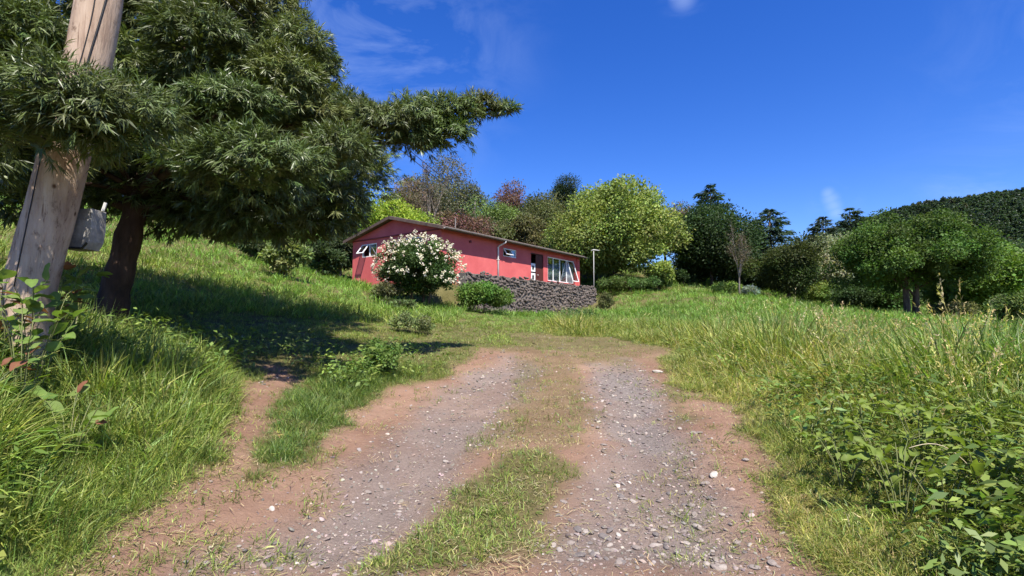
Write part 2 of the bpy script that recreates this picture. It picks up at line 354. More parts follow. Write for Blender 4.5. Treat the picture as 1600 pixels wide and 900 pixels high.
def ground_mat():
    """soil: red-brown earth, greyer where gravel has been rolled in, green-brown turf elsewhere"""
    m, nt, N, L, out = newmat('earth')
    tc_ = N.new('ShaderNodeTexCoord'); V = tc_.outputs['Object']
    def noise(s, d=6, r=.6):
        n = N.new('ShaderNodeTexNoise'); n.inputs['Scale'].default_value = s; n.inputs['Detail'].default_value = d; n.inputs['Roughness'].default_value = r; L.new(V, n.inputs['Vector']); return n.outputs['Fac']
    def ramp(f, a, b, p0=.3, p1=.7):
        r = N.new('ShaderNodeValToRGB'); r.color_ramp.elements[0].position = p0; r.color_ramp.elements[1].position = p1
        r.color_ramp.elements[0].color = (*a, 1); r.color_ramp.elements[1].color = (*b, 1); L.new(f, r.inputs[0]); return r.outputs[0]
    def mix(f, a, b):
        x = N.new('ShaderNodeMix'); x.data_type = 'RGBA'; L.new(f, x.inputs[0]); L.new(a, x.inputs[6]); L.new(b, x.inputs[7]); return x.outputs[2]
    def attr(n):
        a = N.new('ShaderNodeAttribute'); a.attribute_name = n; return a.outputs['Fac']
    big = noise(1.1, 8, .65); fine = noise(26, 8, .75)
    soil = mix(fine, ramp(big, (.15,.080,.052), (.26,.150,.10)), ramp(big, (.23,.13,.088), (.35,.235,.165)))
    grv = mix(fine, ramp(noise(55, 4, .7), (.085,.070,.061), (.22,.184,.163)), ramp(noise(2.2), (.18,.146,.127), (.30,.254,.224)))
    turf = mix(fine, ramp(big, (.055,.06,.018), (.10,.09,.03)), ramp(noise(4), (.10,.085,.03), (.20,.165,.075)))
    col = mix(attr('gravel'), soil, grv); col = mix(attr('turf'), col, turf)
    p = N.new('ShaderNodeBsdfPrincipled'); p.inputs['Roughness'].default_value = .95; p.inputs['Specular IOR Level'].default_value = .15; L.new(col, p.inputs['Base Color'])
    b1 = N.new('ShaderNodeBump'); b1.inputs['Strength'].default_value = .9; b1.inputs['Distance'].default_value = .03
    ad = N.new('ShaderNodeMath'); ad.operation = 'ADD'; L.new(noise(38, 8, .75), ad.inputs[0]); L.new(noise(7, 5), ad.inputs[1]); L.new(ad.outputs[0], b1.inputs['Height'])
    L.new(b1.outputs[0], p.inputs['Normal']); L.new(p.outputs[0], out.inputs[0]); return m
M['ground'] = ground_mat()

# ------------------------------------------------------------------ ground and track
def axis(lo, hi, flo, fhi, d0, g):
    a = list(np.arange(flo, fhi, d0)); s = d0; x = a[-1]; up = []
    while x < hi: s = min(s * g, max(4, abs(x) * .12)); x += s; up.append(x)
    s = d0; x = a[0]; dn = []
    while x > lo: s = min(s * g, max(4, abs(x) * .12)); x -= s; dn.append(x)
    return np.array(dn[::-1] + a + up)
def sheet(xs, ys, dz=0.0):
    X, Y = np.meshgrid(xs, ys); X = X.ravel(); Y = Y.ravel(); Z = H(X, Y)
    far = sstep(95, 240, np.hypot(X, Y)); Z = Z * (1 - far) + (2 + 0 * Z) * far
    return X, Y, Z + dz
def quads(nx, ny):
    i = np.arange(nx - 1)[None, :] + (np.arange(ny - 1) * nx)[:, None]; i = i.ravel()
    return np.stack([i, i + 1, i + nx + 1, i + nx], 1)
def masks(X, Y):
    e = dirt_d(X, Y)
    turf = np.maximum(sstep(-.12, .22, e), .85 * sstep(7.0, 11.0, Y + (fbm(X, Y, 1.2, 55) - .47) * 6))
    for P, a in ((ISLA, .95), (ISLB, .9), (ISLC, .45), (ISLD, .7)):
        turf = np.maximum(turf, a * sstep(.15, -.12, isl_d(P, X, Y)))
    g = np.maximum(.8 * sstep(.25, -.25, isl_d(GRVL, X, Y)), sstep(.25, -.25, isl_d(GRVR, X, Y)))
    return turf, g * (.72 + .28 * sstep(.35, .6, fbm(X, Y, .8, 51)))
def add_attrs(me, turf, g):
    for n, v in (('turf', turf), ('gravel', g)):
        a = me.attributes.new(n, 'FLOAT', 'POINT'); a.data.foreach_set('value', np.ascontiguousarray(v, np.float32))
xs = axis(-1400, 1400, -5, 6.5, .09, 1.06); ys = axis(-60, 2200, 1.2, 13, .09, 1.03)
gx, gy, gz = sheet(xs, ys)
inside_track = (sdf(TRACK, gx, gy) < -.35)
me = np_mesh('ground', np.c_[gx, gy, gz - .015 * inside_track], quads(len(xs), len(ys))); add_attrs(me, *masks(gx, gy))
me.polygons.foreach_set('use_smooth', [True] * len(me.polygons))
tag(link('ground', me, M['ground']), 'grassy hillside earth on both sides of the track', 'ground', kind='structure')
tx = np.arange(-4.6, 5.2, .045); ty = np.arange(1.3, 14.5, .045)
X, Y, Z = sheet(tx, ty, .004); F = quads(len(tx), len(ty))
keep = (dirt_d(X, Y) < .05)[F].all(1)
# wheel ruts: the track sheet is pressed a little lower along the two gravel bands, never below the earth under it
F = F[keep]; used = np.unique(F); remap = -np.ones(len(X), int); remap[used] = np.arange(len(used))
me = np_mesh('dirt_track', np.c_[X, Y, Z][used], remap[F]); t_, g_ = masks(X[used], Y[used]); add_attrs(me, t_, g_)
me.polygons.foreach_set('use_smooth', [True] * len(me.polygons))
track = tag(link('dirt_track', me, M['ground']), 'rutted red earth track with two gravel wheel bands leading uphill', 'track', kind='structure')

# ------------------------------------------------------------------ scattering (geometry nodes, for uncountable stuff only)
def scatter(name, sources, P, rot, scl, idx, tint, label, cat, kind='stuff'):
    me = bpy.data.meshes.new(name); n = len(P)
    me.vertices.add(n); me.vertices.foreach_set('co', np.ascontiguousarray(P, np.float32).ravel())
    for nm, ty_, key, arr in (('rot', 'FLOAT_VECTOR', 'vector', rot), ('scl', 'FLOAT_VECTOR', 'vector', scl), ('idx', 'INT', 'value', idx), ('tint', 'FLOAT_COLOR', 'color', np.c_[tint, np.ones(n)])):
        a = me.attributes.new(nm, ty_, 'POINT'); a.data.foreach_set(key, np.ascontiguousarray(arr, np.int32 if ty_ == 'INT' else np.float32).ravel())
    me.update()
    o = bpy.data.objects.new(name, me); C.objects.link(o)
    col = bpy.data.collections.new(name + '_kinds')
    for k, (mesh, mat) in enumerate(sources):
        if len(mesh.materials) == 0: mesh.materials.append(mat)
        s = bpy.data.objects.new('%s_kind_%02d' % (name, k), mesh); col.objects.link(s)
    g = bpy.data.node_groups.new(name, 'GeometryNodeTree')
    g.interface.new_socket('Geometry', in_out='INPUT', socket_type='NodeSocketGeometry'); g.interface.new_socket('Geometry', in_out='OUTPUT', socket_type='NodeSocketGeometry')
    N, L = g.nodes, g.links
    gi = N.new('NodeGroupInput'); go = N.new('NodeGroupOutput'); mp_ = N.new('GeometryNodeMeshToPoints')
    ci = N.new('GeometryNodeCollectionInfo'); ci.inputs['Collection'].default_value = col; ci.inputs['Separate Children'].default_value = True; ci.inputs['Reset Children'].default_value = True
    ip = N.new('GeometryNodeInstanceOnPoints'); ip.inputs['Pick Instance'].default_value = True
    def na(nm, t):
        a = N.new('GeometryNodeInputNamedAttribute'); a.data_type = t; a.inputs['Name'].default_value = nm; return [s for s in a.outputs if s.enabled and s.name == 'Attribute'][0]
    er = N.new('FunctionNodeEulerToRotation')
    L.new(gi.outputs[0], mp_.inputs['Mesh']); L.new(mp_.outputs[0], ip.inputs['Points']); L.new(ci.outputs[0], ip.inputs['Instance'])
    L.new(na('idx', 'INT'), ip.inputs['Instance Index']); L.new(na('rot', 'FLOAT_VECTOR'), er.inputs[0]); L.new(er.outputs[0], ip.inputs['Rotation'])
    L.new(na('scl', 'FLOAT_VECTOR'), ip.inputs['Scale']); L.new(ip.outputs[0], go.inputs[0])
    md = o.modifiers.new('scatter', 'NODES'); md.node_group = g
    return tag(o, label, cat, kind=kind)

def tuft(seed, n, h, w, spread, bend, cols, seg=4, lean=.25, hv=.4):
    """a tuft of curved tapered grass blades"""
    r = np.random.default_rng(seed); Vs = []; Fs = []; Cs = []; o = 0
    for b in range(n):
        a = r.uniform(0, 2 * math.pi); rad = spread * math.sqrt(r.uniform()); ba = a + r.normal(0, .9)
        hh = h * r.uniform(1 - hv, 1.1); ww = w * r.uniform(.6, 1.25); bd = bend * r.uniform(.2, 1.5); ln = lean * r.uniform(0, 1.6)
        base = np.array([math.cos(a) * rad, math.sin(a) * rad, -.02]); dr = np.array([math.cos(ba), math.sin(ba), 0]); sd = np.array([-dr[1], dr[0], 0])
        tw = r.uniform(-.8, .8); sd = sd * math.cos(tw) + dr * math.sin(tw)
        ang = ln; p = base.copy(); c = np.array(cols[r.integers(len(cols))]) * r.uniform(.55, 1.4)
        for s in range(seg + 1):
            t = s / seg; hw = ww * .5 * (1 - t ** 2.2) * (.55 + .45 * min(1, t * 4))
            if s < seg: Vs += [p - sd * hw, p + sd * hw]; Cs += [c, c]
            else: Vs += [p]; Cs += [c * 1.1]
            ang += bd / seg; ang = min(ang, 2.6)
            p = p + (dr * math.sin(ang) + np.array([0, 0, 1]) * math.cos(ang)) * hh / seg
        for s in range(seg - 1): Fs += [(o + 2*s, o + 2*s + 1, o + 2*s + 3), (o + 2*s, o + 2*s + 3, o + 2*s + 2)]
        Fs += [(o + 2*seg - 2, o + 2*seg - 1, o + 2*seg)]; o += 2 * seg + 1
    return np.array(Vs), np.array(Fs), np.array(Cs)
def tuft_mesh(*a, **k): return np_mesh('grass_tuft', *tuft(*a, **k))
def seed_tuft(seed, n, h, cols):
    """flowering stalks with drooping feathery heads"""
    r = np.random.default_rng(seed); V, F, Cc = tuft(seed, n, h, .004, .08, .5, cols, seg=5, lean=.15); V = list(V); F = list(F); Cc = list(Cc)
    tips = np.array(V).reshape(n, 11, 3)[:, -1]; prev = np.array(V).reshape(n, 11, 3)[:, -3]
    for tp, pv in zip(tips, prev):
        d = (tp - pv) / max(np.linalg.norm(tp - pv), 1e-6); c = np.array(cols[r.integers(len(cols))]) * r.uniform(.9, 1.3)
        for q in range(12):
            p = tp - d * r.uniform(-.03, .11); e = unit(d + r.normal(0, .5, 3)) * r.uniform(.018, .035); s_ = unit(np.cross(e, r.normal(size=3))) * .004; o = len(V)
            V += [p, p + e * .5 + s_, p + e, p + e * .5 - s_]; Cc += [c] * 4; F += [(o, o+1, o+2), (o, o+2, o+3)]
    return np_mesh('seed_stalks', np.array(V), np.array(F), np.array(Cc))
GREEN = [(.19,.25,.05),(.125,.20,.038),(.24,.285,.062),(.28,.295,.085)]
FARG = [(.22,.31,.055),(.18,.27,.048),(.27,.33,.07),(.30,.33,.08)]
LUSH = [(.10,.175,.04),(.13,.195,.045),(.085,.155,.034)]
YELL = [(.36,.36,.10),(.43,.395,.14),(.31,.33,.08),(.26,.30,.065)]
STRAW = [(.46,.38,.20),(.52,.44,.26),(.36,.29,.14)]
G = M['grass']
K_TALL = [(tuft_mesh(100 + k, 20, .58, .016, .15, [1.0, 1.5, 1.9, .8, 1.3][k], GREEN + LUSH[1:2] + YELL[3:], seg=5, lean=.38, hv=.65), G) for k in range(5)]
K_MEAD = [(tuft_mesh(120 + k, 22, .50, .0155, .2, [1.2, 2.0, 2.3, 1.6, 2.0][k], GREEN + YELL[2:], seg=4, lean=.45), G) for k in range(5)]
K_YEL = [(tuft_mesh(140 + k, 22, .48, .0115, .2, 2.1, YELL + STRAW[:1], seg=4, lean=.45), G) for k in range(3)]
K_SEED = [(seed_tuft(150 + k, 9, .62, YELL[:2] + STRAW), G) for k in range(3)]
K_SHORT = [(tuft_mesh(160 + k, 30, .075, .0055, .085, 1.3, GREEN, seg=3, lean=.6), G) for k in range(5)]
K_DRY = [(tuft_mesh(180 + k, 24, .06, .0048, .09, 1.5, STRAW + YELL, seg=3, lean=.9), G) for k in range(4)]
K_LUSH = [(tuft_mesh(200 + k, 26, .24, .008, .09, 1.5, LUSH + GREEN[:1], seg=5), G) for k in range(4)]
K_FAR = [(tuft_mesh(220 + k, 34, .34, .026, .40, 1.3, FARG, seg=3), G) for k in range(4)]
def logpolar(n, r0, r1, a0=-50, a1=50):
    r = np.exp(rng.uniform(math.log(r0), math.log(r1), n)); a = np.radians(rng.uniform(a0, a1, n)); return r * np.sin(a), r * np.cos(a)
def put(name, kinds, x, y, s, label, cat='grass', tilt=.22, tintv=.18, tint=(1, 1, 1), idx=None, sz=None):
    n = len(x); z = H(x, y)
    rot = np.c_[rng.normal(0, tilt, n), rng.normal(0, tilt, n), rng.uniform(0, 6.283, n)]
    scl = np.c_[s, s, s if sz is None else sz]
    tn = np.asarray(tint)[None, :] if np.ndim(tint) == 1 else tint
    patch = .82 + .36 * fbm(x, y, 1.3, 71)
    tn = tn * patch[:, None] * (1 + rng.normal(0, tintv, (n, 1))) * (1 + rng.normal(0, .06, (n, 3)))
    return scatter(name, kinds, np.c_[x, y, z], rot, scl, rng.integers(0, len(kinds), n) if idx is None else idx, np.clip(tn, .1, 2.5), label, cat)
def on_house(x, y):
    rx = x - H0[0]; ry = y - H0[1]; t = rx * HX[0] + ry * HX[1]; q = rx * HN[0] + ry * HN[1]
    return (t > -.3) & (t < HLEN + .4) & (q < 2.4) & (q > -HDEP - .3)

# left bank: tall grass
x, y = logpolar(8500, 2.0, 9.5, -52, -2); e = dirt_d(x, y)
left = (e > .03) & (x < 0)
shade = sstep(-.4, .4, sdf(np.array([(-5.6, 7.4), (-3.6, 6.3), (-1.0, 8.2), (-.6, 12.0), (-3.0, 11.5), (-5.8, 10)]), x, y))   # mown clearing under the tree
hgt = (1 - .45 * sstep(4.2, 6.5, y)) * np.clip(.26 + .65 * e, .24, 1.15) * (.35 + 1.5 * fbm(x, y, .7, 5)) * (.22 + .78 * shade)
for p_ in ((18,560),(8,620),(45,640),(70,600),(30,680),(105,735),(60,520)):
    g0 = gp(*p_); hgt = hgt * (1 - .55 * np.exp(-((x - g0[0]) ** 2 + (y - g0[1]) ** 2) / .30 ** 2))
k = left & (rng.uniform(size=len(x)) < (.2 + .8 * shade) * (.45 + 1.1 * fbm(x, y, .45, 6)))
put('grass', K_TALL, x[k], y[k], hgt[k], 'tall green grass arching over the bank beside the pole', sz=hgt[k])
# right meadow
x, y = logpolar(16000, 2.0, 15, 4, 52); e = dirt_d(x, y); k = (e > .02) & (x > .5)
x, y, e = x[k], y[k], e[k]
hgt = np.clip(.20 + .72 * e, .16, 1.45) * (.35 + 1.3 * fbm(x, y, 1.0, 15)) * (1 - .35 * sstep(11, 15, y))
DOCKPX = [(1322,772),(1385,762),(1440,748),(1505,762),(1562,742),(1410,822),(1480,838),(1352,700),(1545,832)]
for p_ in DOCKPX:
    g0 = gp(*p_); hgt = hgt * (1 - .48 * np.exp(-((x - g0[0]) ** 2 + (y - g0[1]) ** 2) / .38 ** 2))
hgt = np.maximum(hgt, .12)
yel = (sstep(.42, .58, fbm(x, y, 1.4, 25)) * .9 + .5 * sstep(1.3, .2, e)) * (1 - .8 * sstep(1.6, 3.0, e))
for (px_, py_, rr_) in ((1130, 540, 1.5), (1290, 600, 1.0), (1250, 545, 1.3), (1400, 560, 1.2)):
    g0 = gp(px_, py_); yel = np.maximum(yel, 1.1 * np.exp(-((x - g0[0]) ** 2 + (y - g0[1]) ** 2) / rr_ ** 2))
u = rng.uniform(size=len(x)); idx = np.where(u < yel * .55, 5 + rng.integers(0, 3, len(x)), rng.integers(0, 5, len(x)))
idx = np.where((rng.uniform(size=len(x)) < .018) & (e > .6), 8 + rng.integers(0, 3, len(x)), idx)
put('meadow_grass', K_MEAD + K_YEL + K_SEED, x, y, np.maximum(hgt, .25), 'tangled green and yellow meadow grass with seed heads right of the track', idx=idx, sz=hgt,
    tint=np.where(idx[:, None] < 5, np.array([[1, 1, 1]]) - sstep(1.8, 3.4, e)[:, None] * np.array([[.34, .10, .25]]), np.array([[1.08, 1.03, .95]])))
# short turf: verges, the strip between the wheel bands, the clearing
x, y = logpolar(30000, 2.0, 17, -50, 45); e = dirt_d(x, y)
dB = np.minimum(isl_d(ISLB, x, y), isl_d(ISLD, x, y)); dC = isl_d(ISLC, x, y); dA = isl_d(ISLA, x, y)
u = rng.uniform(size=len(x))
k = ((e > -.05) & (u < .75)) | ((dB < 0) & (u < .35 + .9 * fbm(x, y, .4, 36))) | ((dC < .05) & (u < .42)) | ((dA < .1) & (u < .6)) | ((e > -.75) & (u < .34 * sstep(.36, .6, fbm(x, y, .5, 37)))) | ((e < .1) & (u < .85 * sstep(6.8, 10.5, y + (fbm(x, y, 1.0, 38) - .47) * 3)))
k &= y < 17
x, y, e, dB, dC = x[k], y[k], e[k], dB[k], dC[k]
dryp = np.where(dB < -.06, .12, .55); dryp = np.where(dC < .05, .6, dryp); dryp = np.where(e > .35, .3, dryp); dryp = np.where((e > .2) & (x > 1), .5, dryp)
dryp = np.clip(dryp * (.4 + 1.3 * fbm(x, y, .7, 35)), 0, .9)
idx = np.where(rng.uniform(size=len(x)) < dryp, 5 + rng.integers(0, 4, len(x)), rng.integers(0, 5, len(x)))
s = rng.uniform(.55, 1.25, len(x)) * (1 + .5 * sstep(.1, .6, e))
put('short_grass', K_SHORT + K_DRY, x, y, s, 'short green and straw coloured turf between the wheel bands and along the verges', idx=idx)
# lush clump left of the track
x, y = logpolar(5200, 3.2, 9, -40, 0); d = isl_d(ISLA, x, y); k = d < .02
s = np.clip(.35 - d[k] * 1.5, .35, .95) * rng.uniform(.7, 1.15, k.sum())
put('grass_clump', K_LUSH, x[k], y[k], s, 'lush green grass clump standing in the red earth left of the track')
# small broad-leaved weeds mixed into the long grass
def sprig(seed):
    r = np.random.default_rng(seed); n = 20; P = np.c_[r.normal(0, .07, n), r.normal(0, .07, n), r.uniform(.08, .40, n)]; a = r.uniform(0, 6.283, n)
    D = np.c_[np.cos(a), np.sin(a), r.uniform(-.5, .5, n)]; Nn = np.c_[r.normal(0, .35, n), r.normal(0, .35, n), np.ones(n)]
    cc = np.array([(.15,.215,.045),(.11,.175,.04),(.19,.25,.055)])[r.integers(0, 3, n)] * r.uniform(.7, 1.25, (n, 1))
    return np_mesh('weed_sprig', *leaf_arrays(P, D, unit(Nn), r.uniform(.05, .10, n), r.uniform(.018, .036, n), cc))
KW = [(sprig(800 + k), G) for k in range(6)]
x, y = logpolar(5200, 2.0, 11, -52, 52); e = dirt_d(x, y)
k = (e > .25) & (np.hypot(x, y) > 2.9) & (rng.uniform(size=len(x)) < np.where(x > 0, .6, 1) * sstep(.38, .62, fbm(x, y, 1.0, 83))) & ~((x < 0) & (y > 7.5))
x2, y2 = logpolar(2600, 2.9, 6.0, 18, 50); e2 = dirt_d(x2, y2); k2 = (e2 > .4) & (e2 < 1.9) & (rng.uniform(size=len(x2)) < .24 * sstep(.40, .54, fbm(x2, y2, .7, 84)))
x = np.r_[x[k], x2[k2]]; y = np.r_[y[k], y2[k2]]; k = np.ones(len(x), bool)
put("weeds", KW, x, y, rng.uniform(.5, 1.3, k.sum()), 'small broad-leaved weeds growing through the long grass', 'weeds', tilt=.3)
# far slopes
x, y = logpolar(17000, 8.5, 75, -52, 52); e = dirt_d(x, y)
k = (e > .3) & ~on_house(x, y) & ((np.hypot(x, y) > 12) | (x < 0)) & ~((x > 0) & (y < 11.5)) & (rng.uniform(size=len(x)) < np.where((x < 0) & (y < 9), .35, 1))
x, y = x[k], y[k]; r_ = np.hypot(x, y)
lawn = sdf(np.array([(-5.6, 7.4), (-3.6, 6.3), (-1.0, 8.2), (-.6, 12.0), (-3.0, 11.5), (-5.8, 10)]), x, y) < .3
s = np.clip(.45 + r_ / 60, .5, 1.6) * rng.uniform(.6, 1.2, len(x)); s = np.where(lawn, s * .35, s); s = np.where((y < 20) & (np.abs(x - 1.5) < 3.2), s * .45, s)
tint = np.ones((len(x), 3)); bright = sstep(10, 16, y) * sstep(-3, -6, x); tint *= 1 + .10 * bright[:, None]; tint *= 1 - sstep(12, 17, y)[:, None] * np.array([[.24, .04, .15]])
put('hillside_grass', K_FAR, x, y, s, 'bright green grass covering the slopes behind the tree and around the house', tint=tint)

# gravel
def pebble(seed, flat=.6):
    r = np.random.default_rng(seed)
    import bmesh
    bm = bmesh.new(); bmesh.ops.create_icosphere(bm, subdivisions=2, radius=.5)
    a = r.uniform(.75, 1.1, 3)
    ph = r.uniform(0, 6, 6)
    for v in bm.verts:
        c = v.co; f = 1 + .13 * math.sin(3.1 * c.x * 2 + ph[0]) + .12 * math.sin(2.7 * c.y * 2 + ph[1]) + .10 * math.sin(3.7 * c.z * 2 + ph[2] + c.x * 3)
        v.co = Vector((c.x * a[0] * f, c.y * a[1] * f, c.z * flat * a[2] * f))
    me_ = bpy.data.meshes.new('stone'); bm.to_mesh(me_); bm.free()
    return me_
PB = [pebble(300 + k, [.55, .65, .75, .5][k % 4]) for k in range(6)]
x, y = logpolar(60000, 2.0, 14, -40, 40); e = dirt_d(x, y); _, g_ = masks(x, y)
isl = np.minimum(isl_d(ISLB, x, y), isl_d(ISLA, x, y))
k = (e < -.02) & (rng.uniform(size=len(x)) < .06 + .8 * g_) & (isl > -.05); x, y = x[k], y[k]; n = len(x)
s = np.exp(rng.normal(math.log(.012), .5, n)) * np.clip(np.hypot(x, y) / 5, .8, 1.6); s = np.minimum(s, .04)
t0 = np.array([.225, .185, .16]) * np.exp(rng.normal(0, .33, (n, 1))) * (1 + rng.normal(0, .05, (n, 3)))
scatter('gravel', [(p.copy(), M['pebble']) for p in PB], np.c_[x, y, H(x, y) + .004 + s * .12], np.c_[rng.normal(0, .3, n), rng.normal(0, .3, n), rng.uniform(0, 6.28, n)],
        np.c_[s * rng.uniform(.8, 1.4, n), s, s * rng.uniform(.6, 1, n)], rng.integers(0, 6, n), np.clip(t0, .05, .7), 'small grey gravel rolled into the wheel bands', 'gravel')
# straw litter
def straw(seed):
    r = np.random.default_rng(seed); V = []; F = []; Cc = []
    for b in range(7):
        p = np.array([r.normal(0, .06), r.normal(0, .06), .006 + r.uniform(0, .006)]); a = r.uniform(0, 6.28); L_ = r.uniform(.03, .10); w = .0015; c = np.array(STRAW[r.integers(3)]) * r.uniform(.7, 1.2); o = len(V)
        d = np.array([math.cos(a), math.sin(a), 0]); s_ = np.array([-d[1], d[0], 0]) * w; b2 = s_ * r.uniform(-6, 6); up = np.array([0, 0, r.uniform(0, .012)])
        V += [p - s_, p + s_, p + d * L_ / 2 + b2 + s_ + up, p + d * L_ / 2 + b2 - s_ + up, p + d * L_ + s_ * .3]; Cc += [c] * 5
        F += [(o, o+1, o+2), (o, o+2, o+3), (o+3, o+2, o+4)]
    return np_mesh('straw_bits', np.array(V), np.array(F), np.array(Cc))
KS = [(straw(400 + k), G) for k in range(5)]
x, y = logpolar(8000, 2.0, 13, -42, 40); e = dirt_d(x, y); _, g_ = masks(x, y)
k = (e < .1) & (rng.uniform(size=len(x)) < (.42 - .40 * g_) * (.25 + .9 * fbm(x, y, .6, 61)))
put('straw_litter', KS, x[k], y[k], rng.uniform(.6, 1.3, k.sum()), 'dry straw litter strewn over the red earth', 'straw', tilt=.05)

# larger stones pressed into the track: pieces of the track
cand = []
for i in range(2600):
    a = rng.uniform(2.1, 9.5); px = rng.uniform(200, 1250); py = rng.uniform(560, 892)
    cand.append((px, py))
cx, cy = [], []
for px, py in cand:
    g0 = gp(px, py); cx.append(g0[0]); cy.append(g0[1])
cx = np.array(cx); cy = np.array(cy); _, g_ = masks(cx, cy); e = dirt_d(cx, cy); isl = np.minimum(np.minimum(isl_d(ISLB, cx, cy), isl_d(ISLA, cx, cy)), isl_d(ISLC, cx, cy) + .1)
right_band = sdf(GRVR, cx, cy) < .1
ok = (e < -.1) & (isl > .02) & (rng.uniform(size=len(cx)) < np.where(right_band, .75, .08) * (.15 + g_)); ok = np.where(ok)[0][:296]
big = [p.copy() for p in PB]
smesh = []
for k_, p in enumerate(PB):
    for mi, mt in enumerate(STONES):
        q = p.copy(); q.materials.append(mt); smesh.append((mi, q))
def stone(px_, py_, s, mi, parent, name='stone', sink=.08):
    q = random.choice([m_ for i_, m_ in smesh if i_ == mi])
    o = bpy.data.objects.new(name, q); C.objects.link(o); o.parent = parent
    o.location = (px_, py_, Hs(px_, py_) + .004 + s * sink); o.scale = (s * random.uniform(1, 1.5), s, s * random.uniform(.6, .95)); o.rotation_euler = (random.gauss(0, .15), random.gauss(0, .15), random.uniform(0, 6.28)); return o
for i in ok:
    s = float(np.clip(np.exp(rng.normal(math.log(.027), .36)), .016, .06)) * (1.0 if cy[i] < 5 else 1.25)
    stone(float(cx[i]), float(cy[i]), s, int(rng.choice(4, p=[.47, .26, .24, .03])), track)
for (px, py, s, mi, lab) in ((1028,580,.13,3,'pale pointed rock at the right edge of the track, beyond the gravel'), (1116,746,.06,3,'whitish flat stone on bare earth beside the right gravel band'),
                             (1165,724,.055,1,'tan stone at the edge of the right meadow grass'), (905,866,.07,2,'dark split cobble at the near end of the right gravel band')):
    g0 = gp(px, py); o = stone(g0[0], g0[1], s, mi, None, 'rock'); tag(o, lab, 'rock')

#@@PART2
# ------------------------------------------------------------------ house
HROT = math.atan2(HX[1], HX[0])
house = empty('house', (H0[0], H0[1], FLOOR - .12), HROT)
tag(house, 'long low red house with shallow gable roof behind the stone wall', 'house')
EZ = 2.62                         # wall top above the base (local z)
TH = .16; SL = .243; RIDGE = EZ + SL * HDEP / 2
def wall_with_holes(u0, u1, z0, z1, holes):
    """rectangles (a0,a1,b0,b1) that tile a wall leaving the holes open"""
    us = sorted({u0, u1, *[h[0] for h in holes], *[h[1] for h in holes]}); zs = sorted({z0, z1, *[h[2] for h in holes], *[h[3] for h in holes]}); out = []
    for i in range(len(us) - 1):
        run = None
        for j in range(len(zs) - 1):
            cu, cz = (us[i] + us[i+1]) / 2, (zs[j] + zs[j+1]) / 2
            solid = not any(h[0] < cu < h[1] and h[2] < cz < h[3] for h in holes)
            if solid: run = [zs[j] if run is None else run[0], zs[j+1]]
            if (not solid or j == len(zs) - 2) and run is not None: out.append((us[i], us[i+1], run[0], run[1])); run = None
    return out
Z = lambda z: z - (FLOOR - .12)     # world height to the house's own
WIN_S = (4.5, 5.65, Z(4.93), Z(5.36)); DOOR = (7.02, 8.3, .12, Z(5.40)); WIN_B = (8.75, 11.75, Z(3.95), Z(5.36))
m = MB()
for a in wall_with_holes(0, HLEN, 0, EZ, [WIN_S, DOOR, WIN_B]): m.box((a[0], 0, a[2]), (a[1], TH, a[3]))
m.build('front_wall', M['red_wall'], house)
G1 = (4.4, 5.55, Z(4.80), Z(5.46)); G2 = (1.25, 2.45, Z(4.80), Z(5.46))
m = MB()
for a in wall_with_holes(TH, HDEP, 0, EZ, [G1, G2]): m.box((.002, a[0], a[2]), (TH, a[1], a[3]))
m.build('gable_wall', M['red_wall'], house)
m = MB(); m.box((0, HDEP - TH, 0), (HLEN, HDEP - .002, EZ)); m.build('back_wall', M['red_wall'], house)
m = MB(); m.box((HLEN - TH, TH, 0), (HLEN - .002, HDEP - TH, EZ)); m.build('end_wall', M['red_wall'], house)
def prism(x0, x1, y0, yr, y1, z0, zr, z1=None):
    p = MB(); z1 = z0 if z1 is None else z1
    p.add([(x0,y0,z0),(x0,y1,z1),(x0,yr,zr),(x1,y0,z0),(x1,y1,z1),(x1,yr,zr)], [(0,2,1),(3,4,5),(0,1,4,3),(1,2,5,4),(2,0,3,5)]); return p
prism(-.035, TH, .02, HDEP / 2, HDEP - .02, EZ + .002, RIDGE - .02).build('gable_panel', M['red_wall'], house)
prism(HLEN - TH, HLEN, .02, HDEP / 2, HDEP - .02, EZ + .002, RIDGE - .02).build('gable_panel', M['red_wall'], house)
m = MB(); m.box((-.06, -.01, EZ - .05), (-.002, HDEP, EZ)); m.build('gable_ledge', M['red_dark'], house)
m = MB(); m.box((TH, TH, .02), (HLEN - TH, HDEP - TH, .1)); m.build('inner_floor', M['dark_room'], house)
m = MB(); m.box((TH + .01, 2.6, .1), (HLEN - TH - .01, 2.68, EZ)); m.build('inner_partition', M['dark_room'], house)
# roof: two slopes of ribbed sheet on dark soffit boards
OV, GO = .36, .32
roof = MB()
for sgn in (0, 1):
    ye, yr = (-OV, HDEP / 2) if sgn == 0 else (HDEP + OV, HDEP / 2)
    ze, zr = EZ - OV * SL + .05, RIDGE + .05
    roof.add([(-GO,ye,ze),(HLEN+GO,ye,ze),(HLEN+GO,yr,zr),(-GO,yr,zr),(-GO,ye,ze+.05),(HLEN+GO,ye,ze+.05),(HLEN+GO,yr,zr+.05),(-GO,yr,zr+.05)],
             [(0,1,2,3),(7,6,5,4),(0,4,5,1),(1,5,6,2),(3,7,4,0)])
ro = roof.build('roof', M['roof'], house)
m = MB()
xr = -GO + .1
while xr < HLEN + GO:
    for ye in (-OV, HDEP + OV):
        zl = EZ - OV * SL + .10
        m.add([(xr-.02,ye,zl),(xr+.02,ye,zl),(xr+.02,HDEP/2,RIDGE+.10),(xr-.02,HDEP/2,RIDGE+.10),(xr,ye,zl+.03),(xr,HDEP/2,RIDGE+.13)], [(0,4,5,3),(1,2,5,4),(0,1,4)])
    xr += .25
m.build('roof_ribs', M['roof'], ro)
